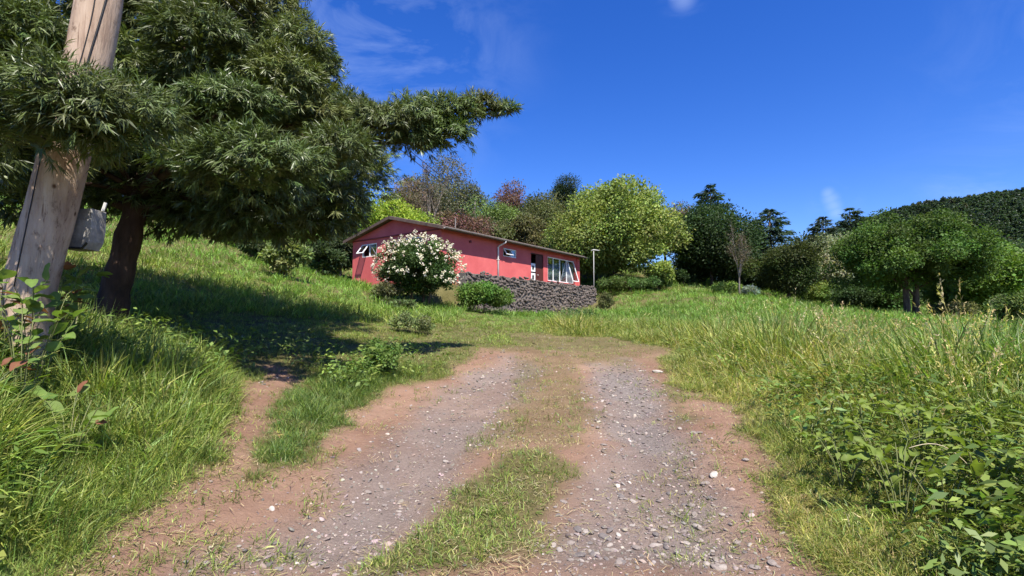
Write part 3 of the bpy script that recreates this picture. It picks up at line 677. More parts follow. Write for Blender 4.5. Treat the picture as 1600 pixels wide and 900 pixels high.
for xe in (-GO - .025, HLEN + GO + .003):
    for ye in (-OV, HDEP + OV):
        m = MB(); ze = EZ - OV * SL; b = .11
        m.add([(xe,ye,ze-.03),(xe+.022,ye,ze-.03),(xe+.022,HDEP/2,RIDGE-.03),(xe,HDEP/2,RIDGE-.03),(xe,ye,ze+b),(xe+.022,ye,ze+b),(xe+.022,HDEP/2,RIDGE+b),(xe,HDEP/2,RIDGE+b)],
              [(0,1,2,3),(7,6,5,4),(0,4,5,1),(2,6,7,3),(0,3,7,4),(1,5,6,2)])
        m.build('barge_board', M['fascia'], ro)
m = MB(); m.box((-GO, -OV - .024, EZ - OV * SL - .04), (HLEN + GO, -OV - .003, EZ - OV * SL + .09)); m.build('fascia', M['fascia'], ro)
gm = MB(); n_ = 6
for i in range(n_):
    a0 = math.pi * i / n_; a1 = math.pi * (i + 1) / n_; zc = EZ - OV * SL + .055; yc = -OV - .09; r = .06
    p = [(x_, yc + r * math.cos(a), zc - r * math.sin(a)) for x_ in (-GO + .05, HLEN + GO - .05) for a in (a0, a1)]
    gm.add(p, [(0, 1, 3, 2)])
gut = gm.build('gutter', M['gutter'], ro); sm = gut.modifiers.new('t', 'SOLIDIFY'); sm.thickness = .006
dp = MB(); zt = EZ - OV * SL
dp.tube([(4.12,-OV-.09,zt),(4.12,-OV-.09,zt-.07),(4.03,-.10,zt-.22),(4.0,-.07,zt-.30),(4.0,-.07,.05)], .042, 10); dpo = dp.build('downpipe', M['offwhite'], house, True)
for zz in (.7, 1.6):
    m = MB(); m.box((3.945, -.12, zz), (4.055, -.001, zz + .03)); m.build('bracket', M['offwhite'], dpo)
m = MB(); m.tube([(1.9,-.001,2.25),(1.9,-.07,2.25)], .055, 12); m.tube([(1.9,-.07,2.25),(1.9,-.09,2.25)], [.07,.03], 12); m.build('wall_lamp', M['red_dark'], house)
m = MB(); m.tube([(2.2,1.2,RIDGE-.6),(2.2,1.2,RIDGE+.22)], .022, 8); m.build('vent_pipe', M['gutter'], ro)
# windows: frame in the opening, hinged sash, pane
def frame_boxes(mb, put_, u0, u1, z0, z1, w=.05, d=(.02, .09), mull=()):
    put_(mb, u0, u0 + w, z0, z1, *d); put_(mb, u1 - w, u1, z0, z1, *d); put_(mb, u0 + w, u1 - w, z0, z0 + w, *d); put_(mb, u0 + w, u1 - w, z1 - w, z1, *d)
    for mu in mull: put_(mb, mu - w * .4, mu + w * .4, z0 + w, z1 - w, *d)
def putF(mb, u0, u1, z0, z1, d0, d1): mb.box((u0, d0, z0), (u1, d1, z1))
def putG(mb, u0, u1, z0, z1, d0, d1): mb.box((d0, u0, z0), (d1, u1, z1))
def sash(parent, face, u0, u1, z0, z1, ang, w=.045):
    """a top-hung sash swung out at the bottom, carrying its glass"""
    h = z1 - z0; mb = MB(); pm = MB()
    Mx = Matrix.Translation((0, 0, z1)) @ (Matrix.Rotation(-ang, 4, 'X') if face == 'F' else Matrix.Rotation(ang, 4, 'Y'))
    def b(mb_, a0, a1, c0, c1, d0, d1):
        if face == 'F': mb_.box((a0, d0, c0), (a1, d1, c1), Mx)
        else: mb_.box((d0, a0, c0), (d1, a1, c1), Mx)
    b(mb, u0, u0 + w, -h, 0, -.02, .02); b(mb, u1 - w, u1, -h, 0, -.02, .02); b(mb, u0 + w, u1 - w, -h, -h + w, -.02, .02); b(mb, u0 + w, u1 - w, -w, 0, -.02, .02)
    b(pm, u0 + w, u1 - w, -h + w, -w, -.004, .004)
    s_ = mb.build('sash', M['white'], parent); pm.build('pane', M['glass'], parent); return s_
def window(face, rect, mull, sashes, name='window', sill=True):
    u0, u1, z0, z1 = rect; P = putF if face == 'F' else putG
    mb = MB(); frame_boxes(mb, P, u0, u1, z0, z1, .05, (.02, .09), mull); w = mb.build(name, M['white'], house)
    edges = [u0] + list(mull) + [u1]
    for i in range(len(edges) - 1):
        a, b = edges[i] + .03, edges[i+1] - .03
        if i in sashes: sash(w, face, a, b, z0 + .03, z1 - .03, sashes[i])
        else: mb = MB(); P(mb, a, b, z0 + .03, z1 - .03, .05, .056); mb.build('pane', M['glass'], w)
    if sill: mb = MB(); P(mb, u0 - .05, u1 + .05, z0 - .04, z0 - .001, -.05, .09); mb.build('sill', M['red_wall'], w)
    return w
window('G', G1, [4.98], {1: R(38)}, sill=False); window('G', G2, [1.85], {}, sill=False)
window('F', WIN_S, [5.15], {0: R(32)}, sill=False)
wb = window('F', WIN_B, [9.4, 10.15, 10.95], {3: R(17)})
def curtain(u0, u1, z0, z1, y, parent, f=9):
    V = []; n = 60; mb = MB()
    for i in range(n + 1):
        u = u0 + (u1 - u0) * i / n; dy = .03 * math.sin(i / n * f * 6.283) + .012 * math.sin(i * 1.7); V += [(u, y + dy, z0), (u, y + dy * .6, z1)]
    mb.add(V, [(2*i, 2*i+2, 2*i+3, 2*i+1) for i in range(n)]); o = mb.build('curtain', M['curtain'], parent, True); s_ = o.modifiers.new('t', 'SOLIDIFY'); s_.thickness = .004
curtain(8.8, 9.36, Z(3.97), Z(4.95), .115, wb, 4); curtain(9.45, 10.1, Z(3.97), Z(5.1), .115, wb, 5); curtain(10.55, 11.7, Z(3.97), Z(5.15), .115, wb, 8)
# door: red-brown boarded leaf ajar, white glazed panel beside it
d0, d1, dz0, dz1 = DOOR
m = MB(); frame_boxes(m, putF, d0, d1, dz0, dz1, .06, (.03, .10)); dr = m.build('door', M['door_wood'], house)
m = MB(); xx = d0 + .56
for i in range(5): m.box((xx + i * .132, .05, dz0 + .07), (xx + i * .132 + .126, .09, dz1 - .07))
m.build('door_leaf', M['door_wood'], dr)
m = MB(); m.tube([(xx + .08, .03, dz0 + 1.0), (xx + .08, -.02, dz0 + 1.0), (xx + .2, -.02, dz0 + 1.0)], .012, 8); m.build('handle', M['offwhite'], dr)
m = MB()
for (z0, z1) in ((dz0 + .07, dz0 + .55), (dz0 + .62, dz0 + 1.08), (dz0 + 1.16, dz0 + 1.62)):
    m.box((d0 + .08, .045, z0), (d0 + .50, .075, z0 + .1)); m.box((d0 + .08, .045, z1 - .12), (d0 + .50, .075, z1)); m.box((d0 + .08, .045, z0 + .1), (d0 + .19, .075, z1 - .12)); m.box((d0 + .39, .045, z0 + .1), (d0 + .50, .075, z1 - .12))
m.build('side_panel', M['white'], dr)
m = MB(); m.box((HLEN - .30, -.05, 0), (HLEN + .01, -.002, EZ - .02)); m.build('corner_board', M['red_wall'], house)

# ------------------------------------------------------------------ stone retaining wall, stone by stone
WT0, WT1 = -.6, 11.0; WTOP = 3.62
wall = empty('stone_wall', (W0[0], W0[1], 0), HROT)
tag(wall, 'grey rubble stone retaining wall below the red house', 'wall')
m = MB(); nn = 30
for i in range(nn):
    t0, t1 = WT0 + (WT1 - WT0) * i / nn, WT0 + (WT1 - WT0) * (i + 1) / nn
    m.box((t0, -.18, 1.2), (t1 - .0005, .18, WTOP - .04 - .03 * random.random()))
m.build('mortar_core', M['mortar'], wall)
wst = []
for k_ in range(8):
    q = pebble(500 + k_, .8); q.materials.append(ramp_mat('rubble_stone', [tuple(c * (.85 + .06 * k_) for c in cc) for cc in ((.058,.046,.039),(.115,.092,.079),(.18,.148,.128))], 3.5, 8, .92, .6, 16) if k_ % 2 == 0 else M['stone'])
    q.polygons.foreach_set("use_smooth", [False] * len(q.polygons))
    wst.append(q)
zrow = WTOP - .0; allst = []; row = 0
while zrow > 1.75:
    rh = random.uniform(.085, .15); t = WT0 + random.uniform(0, .2)
    while t < WT1 - .05:
        w = random.uniform(.11, .36); t2 = min(t + w, WT1)
        wx, wy = W0 + HX * (t + t2) / 2 + HN * .3
        if zrow > Hs(wx, wy) - .1:
            jz = random.uniform(-.05, .05)
            allst.append(((t2 - t) * rh, Vector(((t + t2) / 2, -.19 + random.uniform(-.025, .025), zrow - rh / 2 + jz + .05 * math.sin(t * 2.1 + row))), (random.gauss(0, .2), random.choice((0, math.pi)) + random.gauss(0, .3), random.gauss(0, .15)), ((t2 - t) * 1.08, random.uniform(.08, .15), rh * random.uniform(1.15, 1.5))))
        t = t2 + .005
    zrow -= rh; row += 1
allst.sort(key=lambda a: -a[0])
for a_, lo_, ro_, sc_ in allst[:295]:
    o = bpy.data.objects.new('stone', random.choice(wst)); C.objects.link(o); o.parent = wall; o.location = lo_; o.rotation_euler = ro_; o.scale = sc_
m = MB()
from mathutils import Euler
for a_, lo_, ro_, sc_ in allst[295:]:
    q = random.choice(wst); T = Matrix.LocRotScale(lo_, Euler(ro_), Vector(sc_)); m.add([T @ v.co for v in q.vertices], [tuple(f_.vertices) for f_ in q.polygons])
if m.v: tag(m.build('small_stones', M['stone'], wall), kind='stuff')

M['lamp'] = plain('grey_painted_post', (.40,.39,.36), .6)
# lamp post on the terrace
b = at(928, 447, 30.6); bz = Hs(b.x, b.y)
lp = empty('lamp_post', (b.x, b.y, bz)); tag(lp, 'slim white lamp post beside the right end of the house', 'lamp post')
top = at(928, 392, 30.6).z - bz
m = MB(); m.tube([(0,0,-.1),(0,0,top*.5),(.01,0,top)], [.026,.024,.022], 10); m.build('post', M['lamp'], lp, True)
m = MB(); m.tube([(-.14,0,top+.01),(.0,0,top+.06),(.36,0,top+.02)], [.035,.045,.025], 8); m.build('lamp_head', M['lamp'], lp, True)

# ------------------------------------------------------------------ utility pole with cables, box, wires
pb = at(48, 470, 3.9); pz = Hs(pb.x, pb.y); pt = at(172, -150, 3.9)
pole = empty('utility_pole', (pb.x, pb.y, pz)); tag(pole, 'leaning weathered wooden utility pole with cables running up it', 'utility pole')
_pp = [at(a_, b_, 3.9) for a_, b_ in ((34,540),(51,440),(85,300),(112,200),(137,110),(154,0),(168,-150),(174,-260))]
def pole_x(z): return float(np.interp(z, [p.z for p in _pp], [p.x for p in _pp]))
mesh = MB(); pts = []; rad = []
for i in range(40):
    t = i / 39; z = -.3 + (pt.z + .6 - pz) * t; s_ = (z - (pb.z - pz)) / (pt.z - pb.z)
    pts.append((pole_x(z + pz) - pb.x + .006 * math.sin(i * .5), .006 * math.cos(i * .4), z)); rad.append(.166 - .022 * t + .010 * max(0, 1 - t * 5))
mesh.tube(pts, rad, 28, True, .012); mesh.build('shaft', M['pole'], pole, True)
def on_pole(zz, ang, off):
    i = min(max(int((zz + .3) / (pt.z + .6 - pz) * 39), 0), 38); c = Vector(pts[i]).lerp(Vector(pts[i+1]), ((zz + .3) / (pt.z + .6 - pz) * 39) - i)
    return c + Vector((math.cos(ang), math.sin(ang), 0)) * (rad[i] + off)
cdir = math.atan2(-pb.y, -pb.x)
for dphi, r_, ph, ztop, zbot in ((.12, .007, 0., 3.9, 2.05), (-.42, .004, 1.3, 3.9, 2.0), (-.75, .004, .4, 1.9, .7)):
    m = MB(); m.tube([on_pole(z, cdir + dphi + .22 * math.sin(z * 2.3 + ph), .002) for z in np.linspace(zbot, ztop, 50)], r_, 6); m.build('cable', M['black_cable'], pole, True)
bx0 = at(133, 360, 4.15)
box = empty('meter_box', (bx0.x, bx0.y, bx0.z)); tag(box, 'weathered grey box with rounded lower edge hanging behind the pole', 'box')
w, h, dpt = .108, .165, .15
prof = [(-w,h*.96),(-w*.9,h),(w,h),(w*1.04,0),(w*.92,-h*.6),(w*.6,-h),(-w*.95,-h),(-w,-h*.95)]
m = MB(); n = len(prof); m.add([(x_, -dpt/2, z_) for x_, z_ in prof] + [(x_, dpt/2, z_) for x_, z_ in prof], [tuple(range(n)), tuple(range(2*n-1, n-1, -1))] + [((i+1) % n, i, n+i, n+(i+1) % n) for i in range(n)])
o = m.build('box_body', M['box_grey'], box); bv = o.modifiers.new('b', 'BEVEL'); bv.width = .014; bv.segments = 2
m = MB(); m.tube([(-w*.95,-dpt/2-.004,-h*.93),(w*.45,-dpt/2-.004,-h*.97),(w*.8,-dpt/2-.004,-h*.7)], .010, 6); m.build('rim', M['black_cable'], box)
m = MB(); m.box((-w-.26,-.02,.05),(-w+.01,.02,.09)); m.build('bracket', M['black_cable'], box)
m = MB(); m.tube([(.12,.02,h+.0),(.14,.02,h+.07)], .012, 6); m.build('conduit_stub', M['offwhite'], box)
# overhead wires run on to a pole hidden among the hillside trees
q0 = at(742, 300, 50); qz = Hs(q0.x, q0.y)
p2 = empty('far_pole', (q0.x, q0.y, qz)); tag(p2, 'thin far utility pole among the trees on the slope', 'utility pole')
qe = at(742, 320, 50)
m = MB(); m.tube([(0,0,-.3),(0,0,qe.z - qz + .3)], [.13,.10], 8); m.build('shaft', M['bark_grey'], p2)
for k_, dx in enumerate((0, .05)):
    a = at(172 + 8 * k_, -150 - 14 * k_, 3.9); b = qe + Vector((.2 * k_, 0, .35 * k_)); m = MB()
    m.tube([a.lerp(b, t) - Vector((0, 0, .25 * 4 * t * (1 - t))) for t in np.linspace(0, 1, 40)], np.linspace(.006, .03, 40), 5)
    tag(m.build('overhead_wire', M['black_cable'], None), ['lower overhead wire crossing the sky behind the tree', 'upper overhead wire crossing the sky behind the tree'][k_], 'wire', 'overhead wires')

# ------------------------------------------------------------------ trees and shrubs
def crown_arrays(cl, per, L, W, base, up=.35, shell=.55, droop=0.0, cv=.18, lv=.14, out=.7, hue=.06):
    """cl: list of (centre, radii); leaves spread through each clump, denser towards its outside"""
    A = []
    vol = np.array([(r[0] * r[1] * r[2]) ** (2 / 3) for _, r in cl]); cnt = np.maximum(8, per * vol / vol.mean()).astype(int)
    for (c, r), n in zip(cl, cnt):
        u = rdir(n); rad = (shell + (1 - shell) * rng.uniform(size=(n, 1))) * rng.uniform(.7, 1.28, (n, 1))
        P = np.asarray(c)[None] + u * rad * np.asarray(r)[None]
        D = unit(u * out + rng.normal(0, .6, (n, 3)) + np.array([0, 0, -droop]))
        Nn = unit(u * .5 + np.array([0, 0, up]) + rng.normal(0, .45, (n, 3)))
        cc = 1.4 * np.asarray(base) * np.exp(rng.normal(0, cv)) * (1 + rng.normal(0, hue, 3))
        A.append(leaf_arrays(P, D, Nn, L * rng.uniform(.6, 1.3, n), W * rng.uniform(.6, 1.3, n), jcol(np.clip(cc, .006, .9), n, lv, .06)))
    V = np.concatenate([a[0] for a in A]); Cc = np.concatenate([a[2] for a in A]); F = np.arange(len(V)).reshape(-1, 4)
    return V, F, Cc
def clumps(n, cx, cz, rx, ry, rz, size, fill=.55, lobed=True):
    """clump centres on a handful of uneven lobes that together fill an ellipsoid about (cx, 0, cz) local"""
    out = []; nl = max(4, min(9, n // 6)); lobes = []
    for i in range(nl):
        d = rdir(1)[0]; q = rng.uniform(.35, .72); lobes.append((np.array([d[0] * rx, d[1] * ry, d[2] * rz]) * q, rng.uniform(.34, .62)))
    for i in range(n):
        d = rdir(1)[0]; q = fill + (1 - fill) * rng.uniform()
        if i % 4 == 0 or not lobed or (lobed == .5 and i % 2): c = np.array([d[0] * rx, d[1] * ry, d[2] * rz]) * q * .9
        else:
            lc, lr = lobes[i % nl]; c = lc + d * q * lr * np.array([rx, ry, rz])
        c[2] = max(c[2], -rz); s = size * rng.uniform(.5, 1.4)
        if i % 6 == 5: c = c * rng.uniform(1.12, 1.38); s *= .55
        out.append((c + np.array([cx, 0, cz]), np.array([s, s, s * .72])))
    return out
def limb_tree(mb, base, top, r0, targets, rng_=None, n=10):
    base = Vector(base); top = Vector(top); k_ = 8; pts_ = []
    for i in range(k_ + 1):
        t = i / k_; p = base.lerp(top, t) + Vector((math.sin(t * 5 + base.x) * .06, math.cos(t * 4) * .05, 0)) * (top - base).length * .3 * t * (1 - t) * 2; pts_.append(p)
    mb.tube(pts_, [r0 * (1.25 - .2 * min(1, i) - .55 * i / k_) for i in range(k_ + 1)], n, True, .04)
    for t_ in targets:
        t_ = Vector(t_); s_ = random.uniform(.45, 1.0); a = pts_[min(k_, int(s_ * k_))]; mid = a.lerp(t_, .5) + Vector((0, 0, .12 * (t_ - a).length)); r = r0 * .34
        mb.tube([a, a.lerp(mid, .5), mid, mid.lerp(t_, .5), t_], [r, r * .8, r * .6, r * .4, r * .15], 5, True)
def leafy(name, label, cat, px, Y, ytop, half, base_col, n=30, per=600, leaf=.16, lw=.6, size=.22, ybot=None, group=None, bark='bark', trunks=((0, 0),), r0=.14, fill=.5, flat=.9, mat='leaf', trunk_h=.45, depth=1.0, x_off=0, lobed=True, **kw):
    """a broad-leaved tree or shrub: stands on the ground at picture column px, Y metres ahead; ytop / half give its height and half width"""
    if Y > 23: n = int(n * 1.25); leaf *= .85; per = per * 1.2; half *= 1.08; ytop -= 4
    g0 = at(px, 450, Y); gz_ = Hs(g0.x, Y); t = empty(name, (g0.x, Y, gz_)); tag(t, label, cat, group)
    zt = at(px, ytop, Y).z - gz_; rx = half * Y / FPX; zb = max(.05, at(px, ybot, Y).z - gz_) if ybot else .15
    cz = (zt + zb) / 2; rz = max(.3, (zt - zb) / 2); s = size * (rx + rz)
    cl = clumps(n, x_off * rx, cz, max(.1, rx - s * .6), max(.1, rx * depth - s * .6), max(.1, rz - s * .5), s, fill, lobed)
    V, F, Cc = crown_arrays(cl, per, leaf, leaf * lw, base_col, **kw)
    keep_ = V.reshape(-1, 4, 3)[:, :, 2].min(1) > .02; F = F[keep_]
    link('crown', np_mesh('crown', V, F, Cc), M[mat], t)
    mb = MB(); tg = [c for c, _ in cl]
    for i, (dx, dy) in enumerate(trunks):
        sel = random.sample(tg, min(len(tg), max(4, 14 // len(trunks)))); limb_tree(mb, (dx, dy, -.15), (dx * 1.8 + x_off * rx * .5, dy, max(.3, zb + (zt - zb) * trunk_h)), r0, sel)
    mb.build('trunk', M[bark], t, True); return t
def conifer(name, label, px, Y, ytop, half, col, group=None, ybot=None, levels=22, droop=.35, dens=26, leaf=.34, cat='conifer tree', shape=1.0, sparse=.0):
    g0 = at(px, 450, Y); gz_ = Hs(g0.x, Y); t = empty(name, (g0.x, Y, gz_)); tag(t, label, cat, group)
    zt = at(px, ytop, Y).z - gz_; rb = half * Y / FPX; zb = max(.3, at(px, ybot, Y).z - gz_) if ybot else zt * .08
    mb = MB(); mb.tube([(0,0,-.2),(0,0,zt*.5),(0,0,zt)], [.03*zt+.05,.018*zt+.03,.01], 7, True, .05)
    P, D, Nn = [], [], []
    for l in range(levels):
        f = l / (levels - 1); z = zb + (zt - zb) * f; R_ = rb * (1 - f) ** shape * (.8 + .3 * math.sin(l * 2.4)) + .14
        for b in range(int(rng.integers(9, 14))):
            if rng.uniform() < sparse: continue
            a = rng.uniform(0, 6.283); L_ = R_ * rng.uniform(.65, 1.12); rise = rng.uniform(.0, .35) * (1 if f > .5 else .4); e_ = np.array([math.cos(a), math.sin(a), 0])
            tip = np.array([0, 0, z]) + e_ * L_ + np.array([0, 0, L_ * (rise - droop)])
            if rng.uniform() < .4: mb.tube([(0,0,z), tuple((np.array([0,0,z]) + tip) / 2 + np.array([0,0,L_*.06])), tuple(tip)], [.02+.006*zt*.3,.015,.006], 4, False)
            m_ = max(7, int(1.5 * dens * L_ / max(rb, .5))); s_ = np.sqrt(rng.uniform(.02, 1, m_)); sd = np.array([-e_[1], e_[0], 0])
            c = np.array([0, 0, z])[None] * (1 - s_[:, None]) + tip[None] * s_[:, None] + np.array([0, 0, 1])[None] * (L_ * .18 * s_ * (1 - s_))[:, None]
            side = rng.uniform(-1, 1, (m_, 1)); c = c + sd[None] * side * (L_ * .28 * (1 - s_ * .7))[:, None] + rng.normal(0, .05, (m_, 3))
            P.append(c); D.append(unit(e_[None] + sd[None] * side * 1.1 + rng.normal(0, .25, (m_, 3)) + np.array([0, 0, -droop]))); Nn.append(unit(np.array([0, 0, 1])[None] + rng.normal(0, .5, (m_, 3))))
    P = np.concatenate(P); D = np.concatenate(D); Nn = np.concatenate(Nn); n = len(P)
    V, F, Cc = leaf_arrays(P, D, Nn, leaf * rng.uniform(.6, 1.3, n), leaf * .34 * rng.uniform(.6, 1.3, n), jcol(np.asarray(col) * 1.45, n, .25, .08))
    link('crown', np_mesh('crown', V, F, Cc), M['leaf'], t); mb.build('trunk', M['bark'], t, True); return t
def twig_tree(name, label, px, Y, ytop, half, col, group=None, cat='tree', bark='bark_grey', leafn=1500, seed=1, lean=0.0, r0=.09, leaf=.09):
    g0 = at(px, 450, Y); gz_ = Hs(g0.x, Y); t = empty(name, (g0.x, Y, gz_)); tag(t, label, cat, group)
    zt = at(px, ytop, Y).z - gz_; rx = half * Y / FPX; mb = MB(); tips = []; rr = random.Random(seed)
    def grow(p, d, L_, r, lev):
        pts_ = [p]; q = p.copy(); dd = d.copy()
        for i in range(4):
            dd = (dd + Vector((rr.gauss(0, .12), rr.gauss(0, .12), .06))).normalized(); q = q + dd * L_ / 4; pts_.append(q.copy())
        mb.tube(pts_, [r, r * .85, r * .7, r * .6, r * .5], 6 if lev < 2 else 4, False)
        tips.extend(pts_[2:]) if lev >= 2 else None
        if lev < 4:
            for k_ in range(3 if lev < 2 else 3):
                a = rr.uniform(0, 6.283); sp = rr.uniform(.35, .8); o_ = dd.orthogonal().normalized(); o_.rotate(Matrix.Rotation(a, 3, dd)); grow(pts_[rr.choice((2, 3, 4))], (dd + o_ * sp).normalized(), L_ * rr.uniform(.55, .75), r * .52, lev + 1)
    grow(Vector((0, 0, -.1)), Vector((lean, 0, 1)).normalized(), zt * .5, r0, 0)
    T = np.array([tuple(v) for v in tips]); mxr = np.abs(T[:, :2]).max(); zmx = T[:, 2].max(); sc = np.array([min(1.6, rx / mxr), min(1.6, rx / mxr), zt / zmx])
    mb.v = [tuple(np.array(v) * sc) for v in mb.v]
    mb.build('trunk', M[bark], t, True)
    P = (T * sc)[rng.integers(0, len(T), leafn)] + rng.normal(0, .12, (leafn, 3))
    V, F, Cc = leaf_arrays(P, rdir(leafn), rdir(leafn), leaf * rng.uniform(.6, 1.3, leafn), leaf * .5, jcol(col, leafn, .25, .1)); link('crown', np_mesh('crown', V, F, Cc), M['leaf'], t); return t

rng = np.random.default_rng(29); random.seed(31)
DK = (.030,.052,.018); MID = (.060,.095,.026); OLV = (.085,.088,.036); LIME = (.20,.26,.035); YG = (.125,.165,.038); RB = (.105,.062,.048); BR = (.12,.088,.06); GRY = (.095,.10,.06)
# trees right of the house
leafy('maple_tree', 'broad yellow-green leafy tree beside the right end of the house', 'tree', 958, 36, 278, 106, (.145,.185,.045), n=120, per=520, leaf=.22, lw=.7, size=.13, ybot=466, r0=.2, fill=.45, trunk_h=.6, cv=.14, hue=.05, lobed=.5)
# long shoots standing up out of its crown
leafy('leafy_shrub', 'tall yellow-green shrub in front of the leafy tree by the lamp post', 'shrub', 1030, 33, 408, 30, YG, n=16, per=300, leaf=.18, lw=.7, size=.2)
leafy('leafy_shrub', 'low tangled green shrub under the yellow-green tree', 'shrub', 985, 33, 436, 56, MID, n=40, per=220, leaf=.15, lw=.5, size=.13)
leafy('pine_tree', 'dark pine top rising behind the yellow-green tree on its left', 'tree', 882, 48, 272, 28, (.026,.042,.020), n=34, per=420, leaf=.22, lw=.35, size=.16, ybot=400, r0=.2)
leafy('olive_tree', 'olive brown tree between the slope and the yellow-green tree', 'tree', 852, 46, 290, 36, OLV, n=30, per=420, leaf=.24, lw=.5, size=.2, ybot=420)
leafy('dark_tree', 'rounded dark green tree in the middle of the tree belt', 'tree', 1112, 37, 306, 74, DK, n=60, per=480, leaf=.22, lw=.6, size=.18, ybot=455, cv=.25)
conifer('spruce_tree', 'dark blue-green conifer top above the rounded dark tree', 1114, 44, 290, 62, (.024,.042,.024), ybot=420, levels=22, dens=44, leaf=.4, shape=.55)
leafy('brown_tree', 'small brownish tree top left of the dark conifer', 'tree', 1066, 43, 306, 17, BR, n=14, per=260, leaf=.2, lw=.5, size=.25, ybot=420)
twig_tree('bare_tree', 'thin grey half bare tree standing in front of the dark tree', 1156, 29.5, 345, 36, (.10,.085,.055), seed=5, leafn=1700, lean=-.06, r0=.11)
conifer('spruce_tree', 'drooping dark spruce to the right of the rounded dark tree', 1206, 39, 328, 72, (.024,.042,.026), ybot=458, levels=26, dens=46, leaf=.36, droop=.3, shape=.6)
leafy('yew_tree', 'round dark olive tree at the edge of the meadow', 'tree', 1232, 33, 376, 52, (.042,.056,.016), n=40, per=480, leaf=.18, lw=.5, size=.19, ybot=472, r0=.12)
leafy('leafy_shrub', 'bright green shrub at the foot of the thin bare tree', 'shrub', 1128, 31, 446, 26, (.12,.18,.04), n=10, per=260, leaf=.14, lw=.6, size=.25)
leafy('leafy_shrub', 'grey-green low shrub right of the thin bare tree', 'shrub', 1172, 29, 448, 16, (.15,.19,.15), n=8, per=240, leaf=.12, lw=.5, size=.28)
conifer('spruce_tree', 'dark conifer behind the white flowering tree', 1290, 50, 340, 58, (.028,.040,.030), ybot=430, levels=20, dens=44, leaf=.42, shape=.6)
conifer('pine_tree', 'slim tall conifer standing highest left of the forested hill', 1333, 56, 326, 34, (.03,.05,.03), ybot=420, levels=18, dens=34, leaf=.42, shape=.35)
leafy('white_flowering_tree', 'pale white-flowering tree beyond the meadow', 'tree', 1322, 38, 366, 66, (.20,.215,.12), n=44, per=420, leaf=.2, lw=.6, size=.19, ybot=470, r0=.12)
leafy('meadow_tree', 'dark green spreading tree with twin trunks at the meadow edge', 'tree', 1424, 24.5, 330, 106, (.055,.095,.020), n=130, per=380, leaf=.15, lw=.6, size=.11, ybot=480, trunks=((-.22,0),(.2,.1)), r0=.16, fill=.3, trunk_h=.5, bark='bark')
leafy('light_green_tree', 'lighter green tree at the right edge beside the spreading tree', 'tree', 1560, 27, 378, 76, (.095,.155,.028), n=50, per=460, leaf=.18, lw=.7, size=.18, ybot=486, r0=.12)
leafy('leafy_shrub', 'dark shrub at the right edge under the light green tree', 'shrub', 1566, 20, 458, 52, (.06,.09,.025), n=22, per=340, leaf=.12, lw=.5, size=.2)
leafy('leafy_shrub', 'olive scrub to the right of the twin trunks', 'shrub', 1484, 25, 474, 34, OLV, n=14, per=300, leaf=.12, lw=.5, size=.22)
leafy('leafy_shrub', 'small dark scrub left of the twin trunks', 'shrub', 1330, 30, 452, 40, DK, n=16, per=320, leaf=.15, lw=.5, size=.22)
leafy('leafy_shrub', 'dark undergrowth bush between the round olive tree and the flowering tree', 'shrub', 1285, 33, 440, 30, (.10,.14,.03), n=12, per=300, leaf=.15, lw=.6, size=.24)
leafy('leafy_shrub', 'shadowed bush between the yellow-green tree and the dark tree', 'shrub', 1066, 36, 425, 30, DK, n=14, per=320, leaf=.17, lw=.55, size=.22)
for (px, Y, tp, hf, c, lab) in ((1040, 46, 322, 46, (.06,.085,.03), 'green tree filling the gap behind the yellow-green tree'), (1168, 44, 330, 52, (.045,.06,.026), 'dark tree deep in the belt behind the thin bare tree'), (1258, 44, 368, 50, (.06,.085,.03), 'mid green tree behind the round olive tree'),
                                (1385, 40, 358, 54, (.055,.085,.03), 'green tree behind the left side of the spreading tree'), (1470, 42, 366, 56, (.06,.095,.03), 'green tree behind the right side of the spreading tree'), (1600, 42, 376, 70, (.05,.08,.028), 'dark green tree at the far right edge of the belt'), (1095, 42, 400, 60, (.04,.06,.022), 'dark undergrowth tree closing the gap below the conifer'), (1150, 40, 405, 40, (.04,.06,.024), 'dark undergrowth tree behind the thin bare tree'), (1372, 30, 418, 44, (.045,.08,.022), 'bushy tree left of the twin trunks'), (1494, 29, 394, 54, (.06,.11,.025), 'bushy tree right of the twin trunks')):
    leafy('belt_tree', lab, 'tree', px, Y, tp, hf, c, n=30, per=380, leaf=.2, lw=.55, size=.2, group='trees of the belt beyond the meadow', cv=.3, fill=.35)
